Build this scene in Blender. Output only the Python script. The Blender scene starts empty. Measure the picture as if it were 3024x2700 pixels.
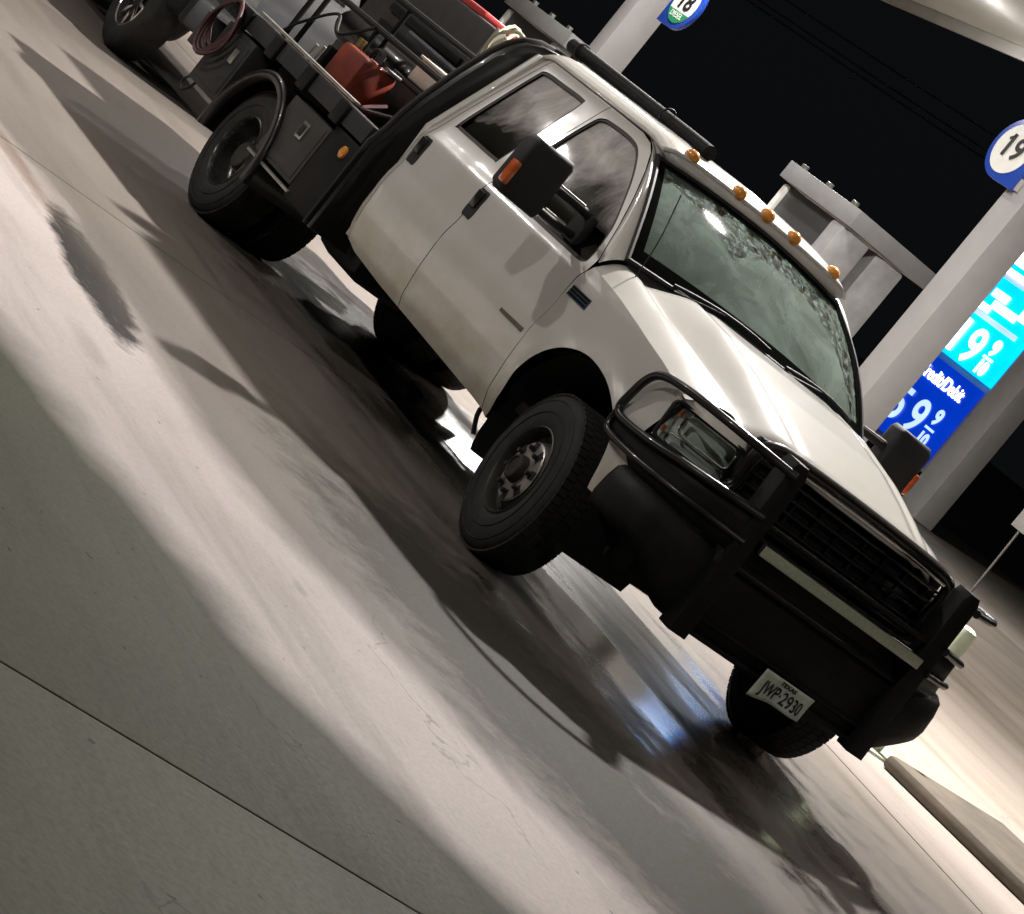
import bpy, bmesh, math, random
import numpy as np
from mathutils import Vector, Matrix, geometry
random.seed(7); rng = np.random.RandomState(7)
R = math.radians
scene = bpy.context.scene
C = scene.collection

# ------------------------------------------------------------------ camera
cam_d = bpy.data.cameras.new('camera'); cam = bpy.data.objects.new('camera', cam_d); C.objects.link(cam)
CAM_POS = Vector((9.84, -7.48, 1.68)); YAW, PITCH, ROLL = R(146.78), R(-6.11), R(39.08)
fw = Vector((math.cos(PITCH)*math.cos(YAW), math.cos(PITCH)*math.sin(YAW), math.sin(PITCH)))
r0 = fw.cross(Vector((0, 0, 1))).normalized(); u0 = r0.cross(fw)
rr = r0*math.cos(ROLL) + u0*math.sin(ROLL); uu = -r0*math.sin(ROLL) + u0*math.cos(ROLL)
cam.matrix_world = Matrix(((rr.x, uu.x, -fw.x, CAM_POS.x), (rr.y, uu.y, -fw.y, CAM_POS.y), (rr.z, uu.z, -fw.z, CAM_POS.z), (0, 0, 0, 1)))
cam_d.sensor_fit = 'HORIZONTAL'; cam_d.sensor_width = 36; cam_d.lens = 99.03
cam_d.clip_start = 0.1; cam_d.clip_end = 3000
scene.camera = cam
# ------------------------------------------------------------------ night sky
w = bpy.data.worlds.new('World'); scene.world = w; w.use_nodes = True
nt = w.node_tree; bg = nt.nodes['Background']
sky = nt.nodes.new('ShaderNodeTexSky'); sky.sky_type = 'NISHITA'; sky.sun_disc = False
sky.sun_elevation = R(-5); sky.sun_rotation = R(200)
glow_n = nt.nodes.new('ShaderNodeMix'); glow_n.data_type = 'RGBA'; glow_n.blend_type = 'ADD'; glow_n.inputs[0].default_value = 1
nt.links.new(sky.outputs[0], glow_n.inputs[6]); glow_n.inputs[7].default_value = (.030, .033, .038, 1)      # town glow on the cloud
nt.links.new(glow_n.outputs[2], bg.inputs[0]); bg.inputs[1].default_value = 0.11
# ------------------------------------------------------------------ view
scene.view_settings.view_transform = 'Standard'; scene.view_settings.look = 'None'
scene.view_settings.exposure = 0.0; scene.view_settings.gamma = 1.0
scene.cycles.max_bounces = 5; scene.cycles.diffuse_bounces = 2; scene.cycles.glossy_bounces = 3; scene.cycles.transmission_bounces = 4; scene.cycles.transparent_max_bounces = 8
scene.cycles.caustics_reflective = False; scene.cycles.caustics_refractive = False; scene.cycles.blur_glossy = .5
LAMP_W = 330.0          # watts of one canopy luminaire
LAMP_COL = (1.0, 0.962, 0.922)

# ------------------------------------------------------------------ materials
MATS = {}
def nodes_of(name):
    m = bpy.data.materials.new(name); m.use_nodes = True
    t = m.node_tree; return m, t, t.nodes['Principled BSDF']
def N(t, kind, **kw):
    n = t.nodes.new(kind)
    for k, v in kw.items(): setattr(n, k, v)
    return n
def ramp(t, src, p0, p1, c0=(0, 0, 0, 1), c1=(1, 1, 1, 1)):
    n = N(t, 'ShaderNodeValToRGB'); e = n.color_ramp.elements
    e[0].position, e[1].position = p0, p1; e[0].color, e[1].color = c0, c1
    t.links.new(src, n.inputs[0]); return n.outputs[0]
def math_n(t, op, a, b=None, clamp=False):
    n = N(t, 'ShaderNodeMath', operation=op, use_clamp=clamp)
    for i, v in enumerate((a, b)):
        if v is None: continue
        if isinstance(v, (int, float)): n.inputs[i].default_value = v
        else: t.links.new(v, n.inputs[i])
    return n.outputs[0]
def mixc(t, f, a, b):
    n = N(t, 'ShaderNodeMix', data_type='RGBA')
    for i, v in ((0, f), (6, a), (7, b)):
        if isinstance(v, (int, float)): n.inputs[i].default_value = v
        elif isinstance(v, tuple): n.inputs[i].default_value = v if len(v) == 4 else v + (1,)
        else: t.links.new(v, n.inputs[i])
    return n.outputs[2]
def noise(t, scale, detail=4, rough=.55, vec=None, dist=0):
    n = N(t, 'ShaderNodeTexNoise'); n.inputs['Scale'].default_value = scale
    n.inputs['Detail'].default_value = detail; n.inputs['Roughness'].default_value = rough
    n.inputs['Distortion'].default_value = dist
    if vec is not None: t.links.new(vec, n.inputs['Vector'])
    return n.outputs['Fac']
def pos(t, sx=1, sy=1, sz=1):
    g = N(t, 'ShaderNodeNewGeometry'); m = N(t, 'ShaderNodeMapping')
    m.inputs['Scale'].default_value = (sx, sy, sz); t.links.new(g.outputs['Position'], m.inputs[0])
    return m.outputs[0]
def mat(name, col, rough=.5, metal=0, coat=0, var=.25, nscale=6, col2=None, bump=0, spec=.5, emit=None, estr=0, rvar=.05):
    """plain procedural material: base colour broken up by two noises, roughness too"""
    if name in MATS: return MATS[name]
    m, t, b = nodes_of(name)
    p = pos(t)
    n1 = noise(t, nscale, 5, .6, p)
    c2 = col2 if col2 else tuple(c*(1-var) for c in col)
    t.links.new(mixc(t, ramp(t, n1, .35, .7), col + (1,), tuple(c2) + (1,)), b.inputs['Base Color'])
    n2 = noise(t, nscale*5, 3, .6, p)
    rg = math_n(t, 'ADD', math_n(t, 'MULTIPLY', math_n(t, 'SUBTRACT', n2, .5), rvar*2), rough, True)
    t.links.new(rg, b.inputs['Roughness'])
    b.inputs['Metallic'].default_value = metal; b.inputs['Coat Weight'].default_value = coat
    b.inputs['Coat Roughness'].default_value = .06; b.inputs['Specular IOR Level'].default_value = spec
    if bump:
        bn = N(t, 'ShaderNodeBump'); bn.inputs['Strength'].default_value = bump; bn.inputs['Distance'].default_value = .01
        t.links.new(n2, bn.inputs['Height']); t.links.new(bn.outputs[0], b.inputs['Normal'])
    if emit:
        b.inputs['Emission Color'].default_value = emit + (1,); b.inputs['Emission Strength'].default_value = estr
    MATS[name] = m; return m

def paint_mat():
    m, t, b = nodes_of('cream_paint'); p = pos(t)
    g = N(t, 'ShaderNodeNewGeometry'); sep = N(t, 'ShaderNodeSeparateXYZ'); t.links.new(g.outputs['Position'], sep.inputs[0])
    n1 = noise(t, 2.2, 5, .6, p); base = mixc(t, ramp(t, n1, .3, .75), (.62, .605, .575, 1), (.56, .542, .50, 1))
    # road film: splashed up from the sills, thinning out by .8 m, streaky
    low = ramp(t, math_n(t, 'SUBTRACT', 1.0, sep.outputs[2]), .05, .55)
    n2 = noise(t, 9, 6, .7, pos(t, .5, 1, 1)); film = math_n(t, 'MULTIPLY', low, ramp(t, n2, .12, .66), True)
    col = mixc(t, math_n(t, 'MULTIPLY', film, .80), base, (.31, .245, .14, 1))
    n3 = noise(t, 55, 3, .7, p); col = mixc(t, math_n(t, 'MULTIPLY', ramp(t, n3, .66, .78), math_n(t, 'MULTIPLY', low, .6)), col, (.12, .09, .06, 1))
    t.links.new(col, b.inputs['Base Color'])
    t.links.new(math_n(t, 'ADD', math_n(t, 'MULTIPLY', film, .3), .30), b.inputs['Roughness'])
    t.links.new(math_n(t, 'SUBTRACT', 1.0, math_n(t, 'MULTIPLY', film, .9), True), b.inputs['Coat Weight'])
    t.links.new(math_n(t, 'ADD', math_n(t, 'MULTIPLY', noise(t, 14, 4, .6, p), .10), .02), b.inputs['Coat Roughness'])
    bn = N(t, 'ShaderNodeBump'); bn.inputs['Strength'].default_value = .35; bn.inputs['Distance'].default_value = .02
    t.links.new(noise(t, 1.7, 2, .4, p, .4), bn.inputs['Height'])
    t.links.new(bn.outputs[0], b.inputs['Normal']); t.links.new(bn.outputs[0], b.inputs['Coat Normal'])
    MATS['cream_paint'] = m; return m

def glass_mat(name, tint, dust_glare, dust_glare_col, arc=False, painted_haze=False, gloss=None):
    m, t, b = nodes_of(name); out = t.nodes['Material Output']; p = pos(t)
    t.nodes.remove(b)
    gl = N(t, 'ShaderNodeBsdfGlossy'); gl.inputs['Roughness'].default_value = .03
    tr = N(t, 'ShaderNodeBsdfTransparent'); tr.inputs[0].default_value = tint + (1,)
    fr = N(t, 'ShaderNodeFresnel'); fr.inputs[0].default_value = 1.48
    df = N(t, 'ShaderNodeBsdfDiffuse'); df.inputs[0].default_value = dust_glare_col + (1,)
    n1 = noise(t, 3.2, 6, .65, p, 1.2); d = math_n(t, 'MULTIPLY', ramp(t, n1, .30, .72), dust_glare)
    if painted_haze:  # canopy reflection painted as pale haze over the upper half of the pane
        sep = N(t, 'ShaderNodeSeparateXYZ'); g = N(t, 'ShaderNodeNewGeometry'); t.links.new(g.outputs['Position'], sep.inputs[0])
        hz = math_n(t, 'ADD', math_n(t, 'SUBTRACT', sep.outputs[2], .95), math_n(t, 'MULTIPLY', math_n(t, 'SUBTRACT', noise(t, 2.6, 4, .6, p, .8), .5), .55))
        d = math_n(t, 'MULTIPLY', ramp(t, hz, .44, .66), math_n(t, 'ADD', math_n(t, 'MULTIPLY', ramp(t, n1, .25, .72), dust_glare*.7), dust_glare*.3), True)
    if arc:
        sep = N(t, 'ShaderNodeSeparateXYZ'); g = N(t, 'ShaderNodeNewGeometry'); t.links.new(g.outputs['Position'], sep.inputs[0])
        # two swept wiper fans (pivot points at the cowl): inside a fan the film is even, outside it is crusted
        fans = None
        for py in (-.62, .12):
            dy = math_n(t, 'SUBTRACT', sep.outputs[1], py); dz = math_n(t, 'MULTIPLY', math_n(t, 'SUBTRACT', sep.outputs[2], 1.33), 1.45)
            rad = math_n(t, 'SQRT', math_n(t, 'ADD', math_n(t, 'MULTIPLY', dy, dy), math_n(t, 'MULTIPLY', dz, dz)))
            f = math_n(t, 'LESS_THAN', rad, .58)
            fans = f if fans is None else math_n(t, 'MAXIMUM', fans, f)
        n2 = noise(t, 26, 5, .75, p, .6); crust = ramp(t, n2, .42, .62)
        d = math_n(t, 'ADD', math_n(t, 'MULTIPLY', fans, math_n(t, 'ADD', math_n(t, 'MULTIPLY', d, .6), dust_glare*.35)),
                   math_n(t, 'MULTIPLY', math_n(t, 'SUBTRACT', 1.0, fans), math_n(t, 'MULTIPLY', crust, dust_glare*.9)), True)
    m1 = N(t, 'ShaderNodeMixShader'); m2 = N(t, 'ShaderNodeMixShader')
    t.links.new(d, m1.inputs[0]); t.links.new(tr.outputs[0], m1.inputs[1]); t.links.new(df.outputs[0], m1.inputs[2])
    if gloss is None: t.links.new(fr.outputs[0], m2.inputs[0])
    else: m2.inputs[0].default_value = gloss
    t.links.new(m1.outputs[0], m2.inputs[1]); t.links.new(gl.outputs[0], m2.inputs[2])
    t.links.new(m2.outputs[0], out.inputs[0])
    MATS[name] = m; return m

def concrete_mat():
    m, t, b = nodes_of('forecourt_concrete'); p = pos(t)
    g = N(t, 'ShaderNodeNewGeometry'); sep = N(t, 'ShaderNodeSeparateXYZ'); t.links.new(g.outputs['Position'], sep.inputs[0])
    X, Y = sep.outputs[0], sep.outputs[1]
    n1 = noise(t, .9, 4, .62, p); col = mixc(t, ramp(t, n1, .3, .72), (.57, .505, .485, 1), (.47, .415, .395, 1))
    fine = noise(t, 45, 2, .7, p); col = mixc(t, math_n(t, 'MULTIPLY', ramp(t, fine, .4, .75), .22), col, (.24, .21, .19, 1))
    # traffic film drawn out along the lanes
    st = noise(t, 1.5, 4, .6, pos(t, .22, 1.6, 1)); col = mixc(t, math_n(t, 'MULTIPLY', ramp(t, st, .48, .74), .55), col, (.17, .145, .12, 1))
    # oil spots
    n3 = noise(t, 2.6, 2, .5, pos(t, .7, 1.4, 1)); oil = ramp(t, n3, .70, .80)
    col = mixc(t, math_n(t, 'MULTIPLY', oil, .55), col, (.09, .075, .065, 1))
    sp = noise(t, 17, 2, .5, p); col = mixc(t, math_n(t, 'MULTIPLY', ramp(t, sp, .735, .76), .65), col, (.07, .06, .055, 1))
    sp2 = noise(t, 23, 2, .5, pos(t, 1, 1.3, 1)); col = mixc(t, math_n(t, 'MULTIPLY', ramp(t, sp2, .745, .77), .5), col, (.62, .58, .54, 1))
    # drippings of the drive lane: a long dark stain
    wob = math_n(t, 'MULTIPLY', math_n(t, 'SUBTRACT', noise(t, 4.5, 4, .75, p), .5), .9)
    def ell(cx, cy, hx, hy, ang, soft0, soft1):
        ca, sa = math.cos(ang), math.sin(ang)
        dx = math_n(t, 'SUBTRACT', X, cx); dy = math_n(t, 'SUBTRACT', Y, cy)
        a = math_n(t, 'DIVIDE', math_n(t, 'ADD', math_n(t, 'MULTIPLY', dx, ca), math_n(t, 'MULTIPLY', dy, sa)), hx)
        c = math_n(t, 'DIVIDE', math_n(t, 'SUBTRACT', math_n(t, 'MULTIPLY', dy, ca), math_n(t, 'MULTIPLY', dx, sa)), hy)
        d = math_n(t, 'ADD', math_n(t, 'SQRT', math_n(t, 'ADD', math_n(t, 'MULTIPLY', a, a), math_n(t, 'MULTIPLY', c, c))), wob)
        return ramp(t, d, soft0, soft1, (1, 1, 1, 1), (0, 0, 0, 1))
    stain = ell(-.45, -2.86, 1.05, .175, R(-8), .72, 1.2)
    col = mixc(t, math_n(t, 'MULTIPLY', stain, .985), col, (.014, .012, .010, 1))
    tail = ell(-2.2, -2.85, 1.3, .10, R(0), .5, 1.1); col = mixc(t, math_n(t, 'MULTIPLY', tail, .6), col, (.16, .09, .06, 1))
    for cx, cy, hx, hy, s in ((2.75, -2.3, .55, .10, .5), (-2.6, -1.45, .8, .05, .7), (3.2, -3.6, .3, .08, .2), (.9, -3.3, .35, .09, .25), (-4.6, -2.1, .9, .12, .45), (-.2, 2.0, .8, .08, .5), (-7.5, 6.5, 2.5, .2, .6), (-5.0, 5.2, 2.5, .15, .5), (-9, 9.5, 4, .3, .5)):
        col = mixc(t, math_n(t, 'MULTIPLY', ell(cx, cy, hx, hy, R(-4), .3, 1.1), s), col, (.10, .08, .065, 1))
    sc = noise(t, 7, 3, .7, pos(t, .35, 5, 1)); col = mixc(t, math_n(t, 'MULTIPLY', ramp(t, sc, .64, .74), .35), col, (.60, .56, .52, 1))
    vo = N(t, 'ShaderNodeTexVoronoi', feature='DISTANCE_TO_EDGE'); vo.inputs['Scale'].default_value = .38
    wv = N(t, 'ShaderNodeVectorMath', operation='ADD'); t.links.new(p, wv.inputs[0]); nz = N(t, 'ShaderNodeTexNoise'); nz.inputs['Scale'].default_value = 2.2; nz.inputs['Detail'].default_value = 4
    t.links.new(p, nz.inputs['Vector']); t.links.new(nz.outputs['Color'], wv.inputs[1]); t.links.new(wv.outputs[0], vo.inputs['Vector'])
    crk = math_n(t, 'MULTIPLY', ramp(t, vo.outputs['Distance'], .0012, .0035, (1, 1, 1, 1), (0, 0, 0, 1)), ramp(t, noise(t, .5, 2, .5, p), .50, .60))
    col = mixc(t, math_n(t, 'MULTIPLY', crk, .6), col, (.07, .06, .05, 1))
    # drive-lane grime, with the truck's soft shadow edge painted into it
    le = math_n(t, 'ADD', math_n(t, 'MULTIPLY', math_n(t, 'MAXIMUM', math_n(t, 'SUBTRACT', X, 1.8), 0.0), .42), -2.80)
    ld = math_n(t, 'ADD', math_n(t, 'SUBTRACT', Y, le), math_n(t, 'MULTIPLY', math_n(t, 'SUBTRACT', noise(t, 1.6, 3, .6, pos(t, .5, 1, 1)), .5), .45))
    lane_grime_shade = math_n(t, 'MULTIPLY', ramp(t, math_n(t, 'ADD', ld, .5), .38, .66), ramp(t, math_n(t, 'ADD', math_n(t, 'MULTIPLY', Y, .2), .2), .62, .9, (1, 1, 1, 1), (0, 0, 0, 1)))
    col = mixc(t, math_n(t, 'MULTIPLY', lane_grime_shade, .84), col, (.098, .084, .068, 1))
    far = ramp(t, math_n(t, 'MULTIPLY', Y, .1), .20, .40)
    col = mixc(t, math_n(t, 'MULTIPLY', far, .62), col, (.25, .21, .155, 1))
    # near-side strip multiplied to a darker olive, with a noisy soft edge
    edge = math_n(t, 'ADD', math_n(t, 'ADD', math_n(t, 'MULTIPLY', math_n(t, 'MAXIMUM', X, -.5), .235), math_n(t, 'MULTIPLY', math_n(t, 'MAXIMUM', math_n(t, 'SUBTRACT', X, 3.3), 0.0), .35)), -4.20)
    wd = math_n(t, 'ADD', math_n(t, 'SUBTRACT', Y, edge), math_n(t, 'MULTIPLY', math_n(t, 'SUBTRACT', noise(t, 1.1, 3, .6, p), .5), .55))
    olive_dark = ramp(t, math_n(t, 'ADD', wd, .5), .30, .68, (1, 1, 1, 1), (0, 0, 0, 1))
    olive_dark = math_n(t, 'MAXIMUM', olive_dark, math_n(t, 'MULTIPLY', ell(2.0, -1.5, 2.5, .90, R(7), .60, 1.12), .80))  # patch ahead of the truck: damp tone plus its soft shadow painted in
    mul = N(t, 'ShaderNodeMix', data_type='RGBA', blend_type='MULTIPLY'); mul.inputs[0].default_value = 1
    t.links.new(col, mul.inputs[6]); mul.inputs[7].default_value = (.148, .172, .128, 1)
    col = mixc(t, olive_dark, col, mul.outputs[2])
    # standing damp under and in front of the truck: glossy film in streaks
    lane = ell(-1.0, .1, 4.6, 1.75, 0, .55, 1.05)
    stk = ramp(t, noise(t, 1.2, 3, .6, pos(t, .3, 1.5, 1)), .34, .58)
    damp = math_n(t, 'MULTIPLY', lane, stk)
    mul2 = N(t, 'ShaderNodeMix', data_type='RGBA', blend_type='MULTIPLY'); mul2.inputs[0].default_value = 1
    t.links.new(col, mul2.inputs[6]); mul2.inputs[7].default_value = (.28, .28, .275, 1)
    col = mixc(t, math_n(t, 'MULTIPLY', damp, .9), col, mul2.outputs[2])
    t.links.new(math_n(t, 'ADD', .10, math_n(t, 'MULTIPLY', damp, .45)), b.inputs['Specular IOR Level'])
    t.links.new(col, b.inputs['Base Color'])
    rgh = math_n(t, 'SUBTRACT', math_n(t, 'SUBTRACT', math_n(t, 'ADD', math_n(t, 'MULTIPLY', fine, .2), .55), math_n(t, 'MULTIPLY', damp, .50)), math_n(t, 'MULTIPLY', olive_dark, -.05), True)
    t.links.new(math_n(t, 'MAXIMUM', rgh, .09), b.inputs['Roughness'])
    bn = N(t, 'ShaderNodeBump'); bn.inputs['Strength'].default_value = .12; bn.inputs['Distance'].default_value = .004
    t.links.new(fine, bn.inputs['Height']); t.links.new(bn.outputs[0], b.inputs['Normal'])
    MATS['concrete'] = m; return m

PAINT = paint_mat(); CONC = concrete_mat()
WIND = glass_mat('windshield_glass', (.36, .50, .43), .62, (.26, .35, .30), True)
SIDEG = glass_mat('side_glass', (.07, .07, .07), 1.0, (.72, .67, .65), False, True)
LENS = glass_mat('lamp_lens', (.93, .97, .95), .05, (.5, .5, .45), gloss=.07)
BLACK = mat('black_paint', (.007, .007, .0075), .34, 0, .25, .4, spec=.4)
BLACKM = mat('worn_black_steel', (.004, .0042, .0042), .55, 0, 0, .4, 9, (.008, .008, .0078), .1, .2)
BEDST = mat('dusty_black_bed', (.020, .021, .0225), .6, 0, 0, .4, 5, (.034, .033, .032), .1, .3)
TBOX = mat('grey_toolbox', (.050, .047, .047), .5, 0, 0, .3, 6, spec=.3)
RUBBER = mat('tyre_rubber', (.016, .016, .016), .75, 0, 0, .4, 12, (.030, .028, .026), .15, .3)
STEELW = mat('wheel_steel', (.055, .052, .048), .5, .55, 0, .4, 8, (.03, .026, .022))
HUBM = mat('hub_aluminium', (.42, .40, .38), .38, .8, 0, .4, 14, (.22, .20, .18))
CHROME = mat('chrome', (.80, .80, .80), .10, 1, 0, .1, 10)
PLAST = mat('black_plastic', (.007, .007, .0075), .68, 0, 0, .3, 20)
DARK = mat('undercarriage', (.010, .010, .010), .8, 0, 0, .4, 10)
AMBER = mat('amber_lens', (.72, .27, .03), .25, 0, .6, .12, 12)
ORANGE = mat('orange_lens', (.62, .12, .03), .22, 0, .7, .3, 30)
TRIM = mat('window_seal', (.05, .045, .04), .6, 0, 0, .3, 20)
BROWN = mat('bare_trim_strip', (.12, .10, .075), .6, 0, 0, .3, 20)
SILVER = mat('worn_aluminium', (.55, .54, .50), .35, .8, 0, .35, 12)
SEAT = mat('seat_cloth', (.20, .21, .20), .9, 0, 0, .3, 20)
DASH = mat('dashboard', (.05, .055, .052), .7, 0, 0, .3, 14)
WHITE = mat('white_cladding', (.78, .76, .74), .45, 0, .1, .12, 3)
GREYC = mat('pump_grey', (.30, .30, .305), .45, .1, 0, .15, 4)
PUMPD = mat('pump_dark_panel', (.06, .06, .062), .4, 0, 0, .2, 4)
BLUE = mat('sign_blue', (.02, .07, .42), .35, 0, .2, .12, 8)
SIGNW = mat('sign_white', (.82, .82, .78), .4, 0, .1, .08, 8)
SIGNK = mat('sign_black', (.02, .02, .02), .5)
GREEN = mat('sign_green', (.03, .28, .12), .4)
PALEGREEN = mat('pale_green_paint', (.55, .62, .46), .5, 0, 0, .25, 7)
LED = mat('led_bar_lens', (.42, .47, .34), .35, 0, .4, .25, 60)
RED = mat('rusty_red_paint', (.27, .038, .014), .5, 0, .05, .3, 7, (.085, .018, .012))
REDP = mat('red_cover', (.55, .05, .05), .4, 0, .2, .2, 5)
BEIGE = mat('beige_plastic', (.55, .50, .42), .5, 0, 0, .2, 6)
ROPE = mat('tan_rope', (.50, .46, .33), .85, 0, 0, .3, 60, None, .3)
HOSE = mat('dark_red_hose', (.06, .016, .018), .5, 0, 0, .4, 30)
BRASS = mat('brass', (.70, .55, .25), .3, .9)
PLATEW = mat('plate_white', (.58, .62, .52), .45, 0, 0, .2, 30)
GRILL = mat('grille_black', (.005, .005, .0055), .3, 0, .3, .3, 12)
KERB = mat('kerb_concrete', (.36, .32, .25), .8, 0, 0, .35, 4, None, .3)
FARG = mat('far_ground', (.13, .12, .09), .9, 0, 0, .5, .6, (.06, .065, .04))
CANW = mat('canopy_deck_white', (.82, .81, .79), .5, 0, 0, .05, 2)
FASC = mat('canopy_fascia_grey', (.40, .39, .37), .5, 0, 0, .1, 2)
WIRE = mat('aluminium_cable', (.55, .55, .55), .5, .5)
LAMPG = mat('luminaire_lens', (.9, .9, .9), .3, emit=(1.0, .95, .89), estr=260)

# ------------------------------------------------------------------ mesh helpers
def link(o, parent=None):
    C.objects.link(o)
    if parent is not None: o.parent = parent
    return o
def mesh_obj(name, verts, faces, m, parent=None, smooth=False, normals=None):
    me = bpy.data.meshes.new(name); me.from_pydata([tuple(v) for v in verts], [], faces); me.update()
    me.materials.append(m)
    if smooth:
        me.polygons.foreach_set('use_smooth', [True]*len(me.polygons))
        if normals is not None: me.normals_split_custom_set_from_vertices(normals)
    return link(bpy.data.objects.new(name, me), parent)
def bm_obj(name, bm, m, parent=None, smooth=True, ang=40):
    me = bpy.data.meshes.new(name); bm.normal_update()
    if smooth:
        for f in bm.faces: f.smooth = True
        for e in bm.edges:
            if len(e.link_faces) == 2 and e.calc_face_angle(0) > R(ang): e.smooth = False
    bm.to_mesh(me); bm.free(); me.materials.append(m)
    return link(bpy.data.objects.new(name, me), parent)
def add_box(bm, c, s, rz=0, ry=0, rx=0, bev=0):
    M = Matrix.Translation(c) @ Matrix.Rotation(rz, 4, 'Z') @ Matrix.Rotation(ry, 4, 'Y') @ Matrix.Rotation(rx, 4, 'X') @ Matrix.Diagonal((s[0], s[1], s[2], 1))
    r = bmesh.ops.create_cube(bm, size=1, matrix=M)
    if bev:
        es = list({e for v in r['verts'] for e in v.link_edges})
        bmesh.ops.bevel(bm, geom=es, offset=bev, segments=2, affect='EDGES', profile=.5)
def box(name, c, s, m, parent=None, bev=.006, rz=0, ry=0, rx=0):
    bm = bmesh.new(); add_box(bm, c, s, rz, ry, rx, bev); return bm_obj(name, bm, m, parent)
def catmull(pts, n=6, closed=False):
    P = [Vector(p) for p in pts]; out = []; k = len(P)
    rng_ = range(k if closed else k-1)
    for i in rng_:
        p1, p2 = P[i], P[(i+1) % k]
        p0 = P[i-1] if (closed or i > 0) else p1*2-p2
        p3 = P[(i+2) % k] if (closed or i+2 < k) else p2*2-p1
        for j in range(n):
            t = j/n
            out.append(.5*((2*p1)+(p2-p0)*t+(2*p0-5*p1+4*p2-p3)*t*t+(3*p1-p0-3*p2+p3)*t**3))
    if not closed: out.append(P[-1])
    return out
def add_tube(bm, pts, r, seg=10, closed=False, cap=True):
    P = [Vector(p) for p in pts]; k = len(P); rings = []
    nrm = None
    for i in range(k):
        if closed: d = (P[(i+1) % k]-P[i-1]).normalized()
        else: d = (P[min(i+1, k-1)]-P[max(i-1, 0)]).normalized()
        if nrm is None: nrm = d.orthogonal().normalized()
        nrm = (nrm-d*nrm.dot(d)).normalized(); bi = d.cross(nrm)
        rad = r[i] if isinstance(r, (list, tuple)) else r
        rings.append([bm.verts.new(P[i]+(nrm*math.cos(2*math.pi*j/seg)+bi*math.sin(2*math.pi*j/seg))*rad) for j in range(seg)])
    for i in range(k if closed else k-1):
        a, b = rings[i], rings[(i+1) % k]
        for j in range(seg): bm.faces.new((a[j], a[(j+1) % seg], b[(j+1) % seg], b[j]))
    if cap and not closed:
        bm.faces.new(rings[0][::-1]); bm.faces.new(rings[-1])
def tube(name, pts, r, m, parent=None, seg=10, closed=False):
    bm = bmesh.new(); add_tube(bm, pts, r, seg, closed); return bm_obj(name, bm, m, parent)
def lathe(name, prof, m, parent=None, seg=48, loc=(0, 0, 0), axis='Y', closed=False, rot=None):
    """prof: list of (radius, along); revolved about axis"""
    bm = bmesh.new(); rings = []
    for j in range(seg):
        a = 2*math.pi*j/seg; c, s = math.cos(a), math.sin(a)
        ring = []
        for r_, h in prof:
            v = {'Y': (r_*c, h, r_*s), 'Z': (r_*c, r_*s, h), 'X': (h, r_*c, r_*s)}[axis]
            ring.append(bm.verts.new(v))
        rings.append(ring)
    n = len(prof)
    for j in range(seg):
        a, b = rings[j], rings[(j+1) % seg]
        for i in range(n if closed else n-1):
            k = (i+1) % n; bm.faces.new((a[i], b[i], b[k], a[k]))
    bmesh.ops.remove_doubles(bm, verts=bm.verts, dist=1e-5)
    bmesh.ops.recalc_face_normals(bm, faces=bm.faces)
    if rot is not None: bmesh.ops.transform(bm, matrix=rot, verts=bm.verts)
    bmesh.ops.translate(bm, vec=loc, verts=bm.verts)
    return bm_obj(name, bm, m, parent, ang=35)
def grid_obj(name, fn, nu, nv, m, parent=None, thick=0, flip=False):
    V = [fn(i/(nu-1), j/(nv-1)) for i in range(nu) for j in range(nv)]
    F = []
    for i in range(nu-1):
        for j in range(nv-1):
            q = (i*nv+j, (i+1)*nv+j, (i+1)*nv+j+1, i*nv+j+1); F.append(q[::-1] if flip else q)
    o = mesh_obj(name, V, F, m, parent, True)
    if thick:
        s = o.modifiers.new('s', 'SOLIDIFY'); s.thickness = thick; s.offset = -1
    return o
def prism(name, poly, axis, lo, hi, m, parent=None, bev=.004, ang=40):
    """extrude a 2-D outline; axis X: poly=(y,z), Y: (x,z), Z: (x,y)"""
    bm = bmesh.new()
    def P3(p, h): return {'X': (h, p[0], p[1]), 'Y': (p[0], h, p[1]), 'Z': (p[0], p[1], h)}[axis]
    a = [bm.verts.new(P3(p, lo)) for p in poly]; b = [bm.verts.new(P3(p, hi)) for p in poly]; n = len(poly)
    f1 = bm.faces.new(a); f2 = bm.faces.new(b[::-1])
    for i in range(n): bm.faces.new((a[i], b[i], b[(i+1) % n], a[(i+1) % n]))
    bmesh.ops.recalc_face_normals(bm, faces=bm.faces)
    if bev:
        es = list({e for f in (f1, f2) for e in f.edges})
        bmesh.ops.bevel(bm, geom=es, offset=bev, segments=2, affect='EDGES', profile=.5)
    return bm_obj(name, bm, m, parent, ang=ang)
def text_obj(name, body, size, mat_, M, parent=None, depth=.002, align='CENTER', xs=1.0, bold=0):
    cu = bpy.data.curves.new(name, 'FONT'); cu.body = body; cu.size = size; cu.extrude = depth; cu.align_x = align; cu.align_y = 'CENTER'
    cu.offset = bold
    tmp = bpy.data.objects.new('tmp', cu); C.objects.link(tmp); bpy.context.view_layer.update()
    dg = bpy.context.evaluated_depsgraph_get(); me = bpy.data.meshes.new_from_object(tmp.evaluated_get(dg))
    bpy.data.objects.remove(tmp); me.transform(M @ Matrix.Diagonal((xs, 1, 1, 1))); me.materials.clear(); me.materials.append(mat_); me.name = name
    return link(bpy.data.objects.new(name, me), parent)
def face_m(o, xd, yd):
    """matrix putting local x along xd, local y along yd at origin o"""
    x = Vector(xd).normalized(); y = Vector(yd).normalized(); z = x.cross(y)
    return Matrix(((x.x, y.x, z.x, o[0]), (x.y, y.y, z.y, o[1]), (x.z, y.z, z.z, o[2]), (0, 0, 0, 1)))
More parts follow.
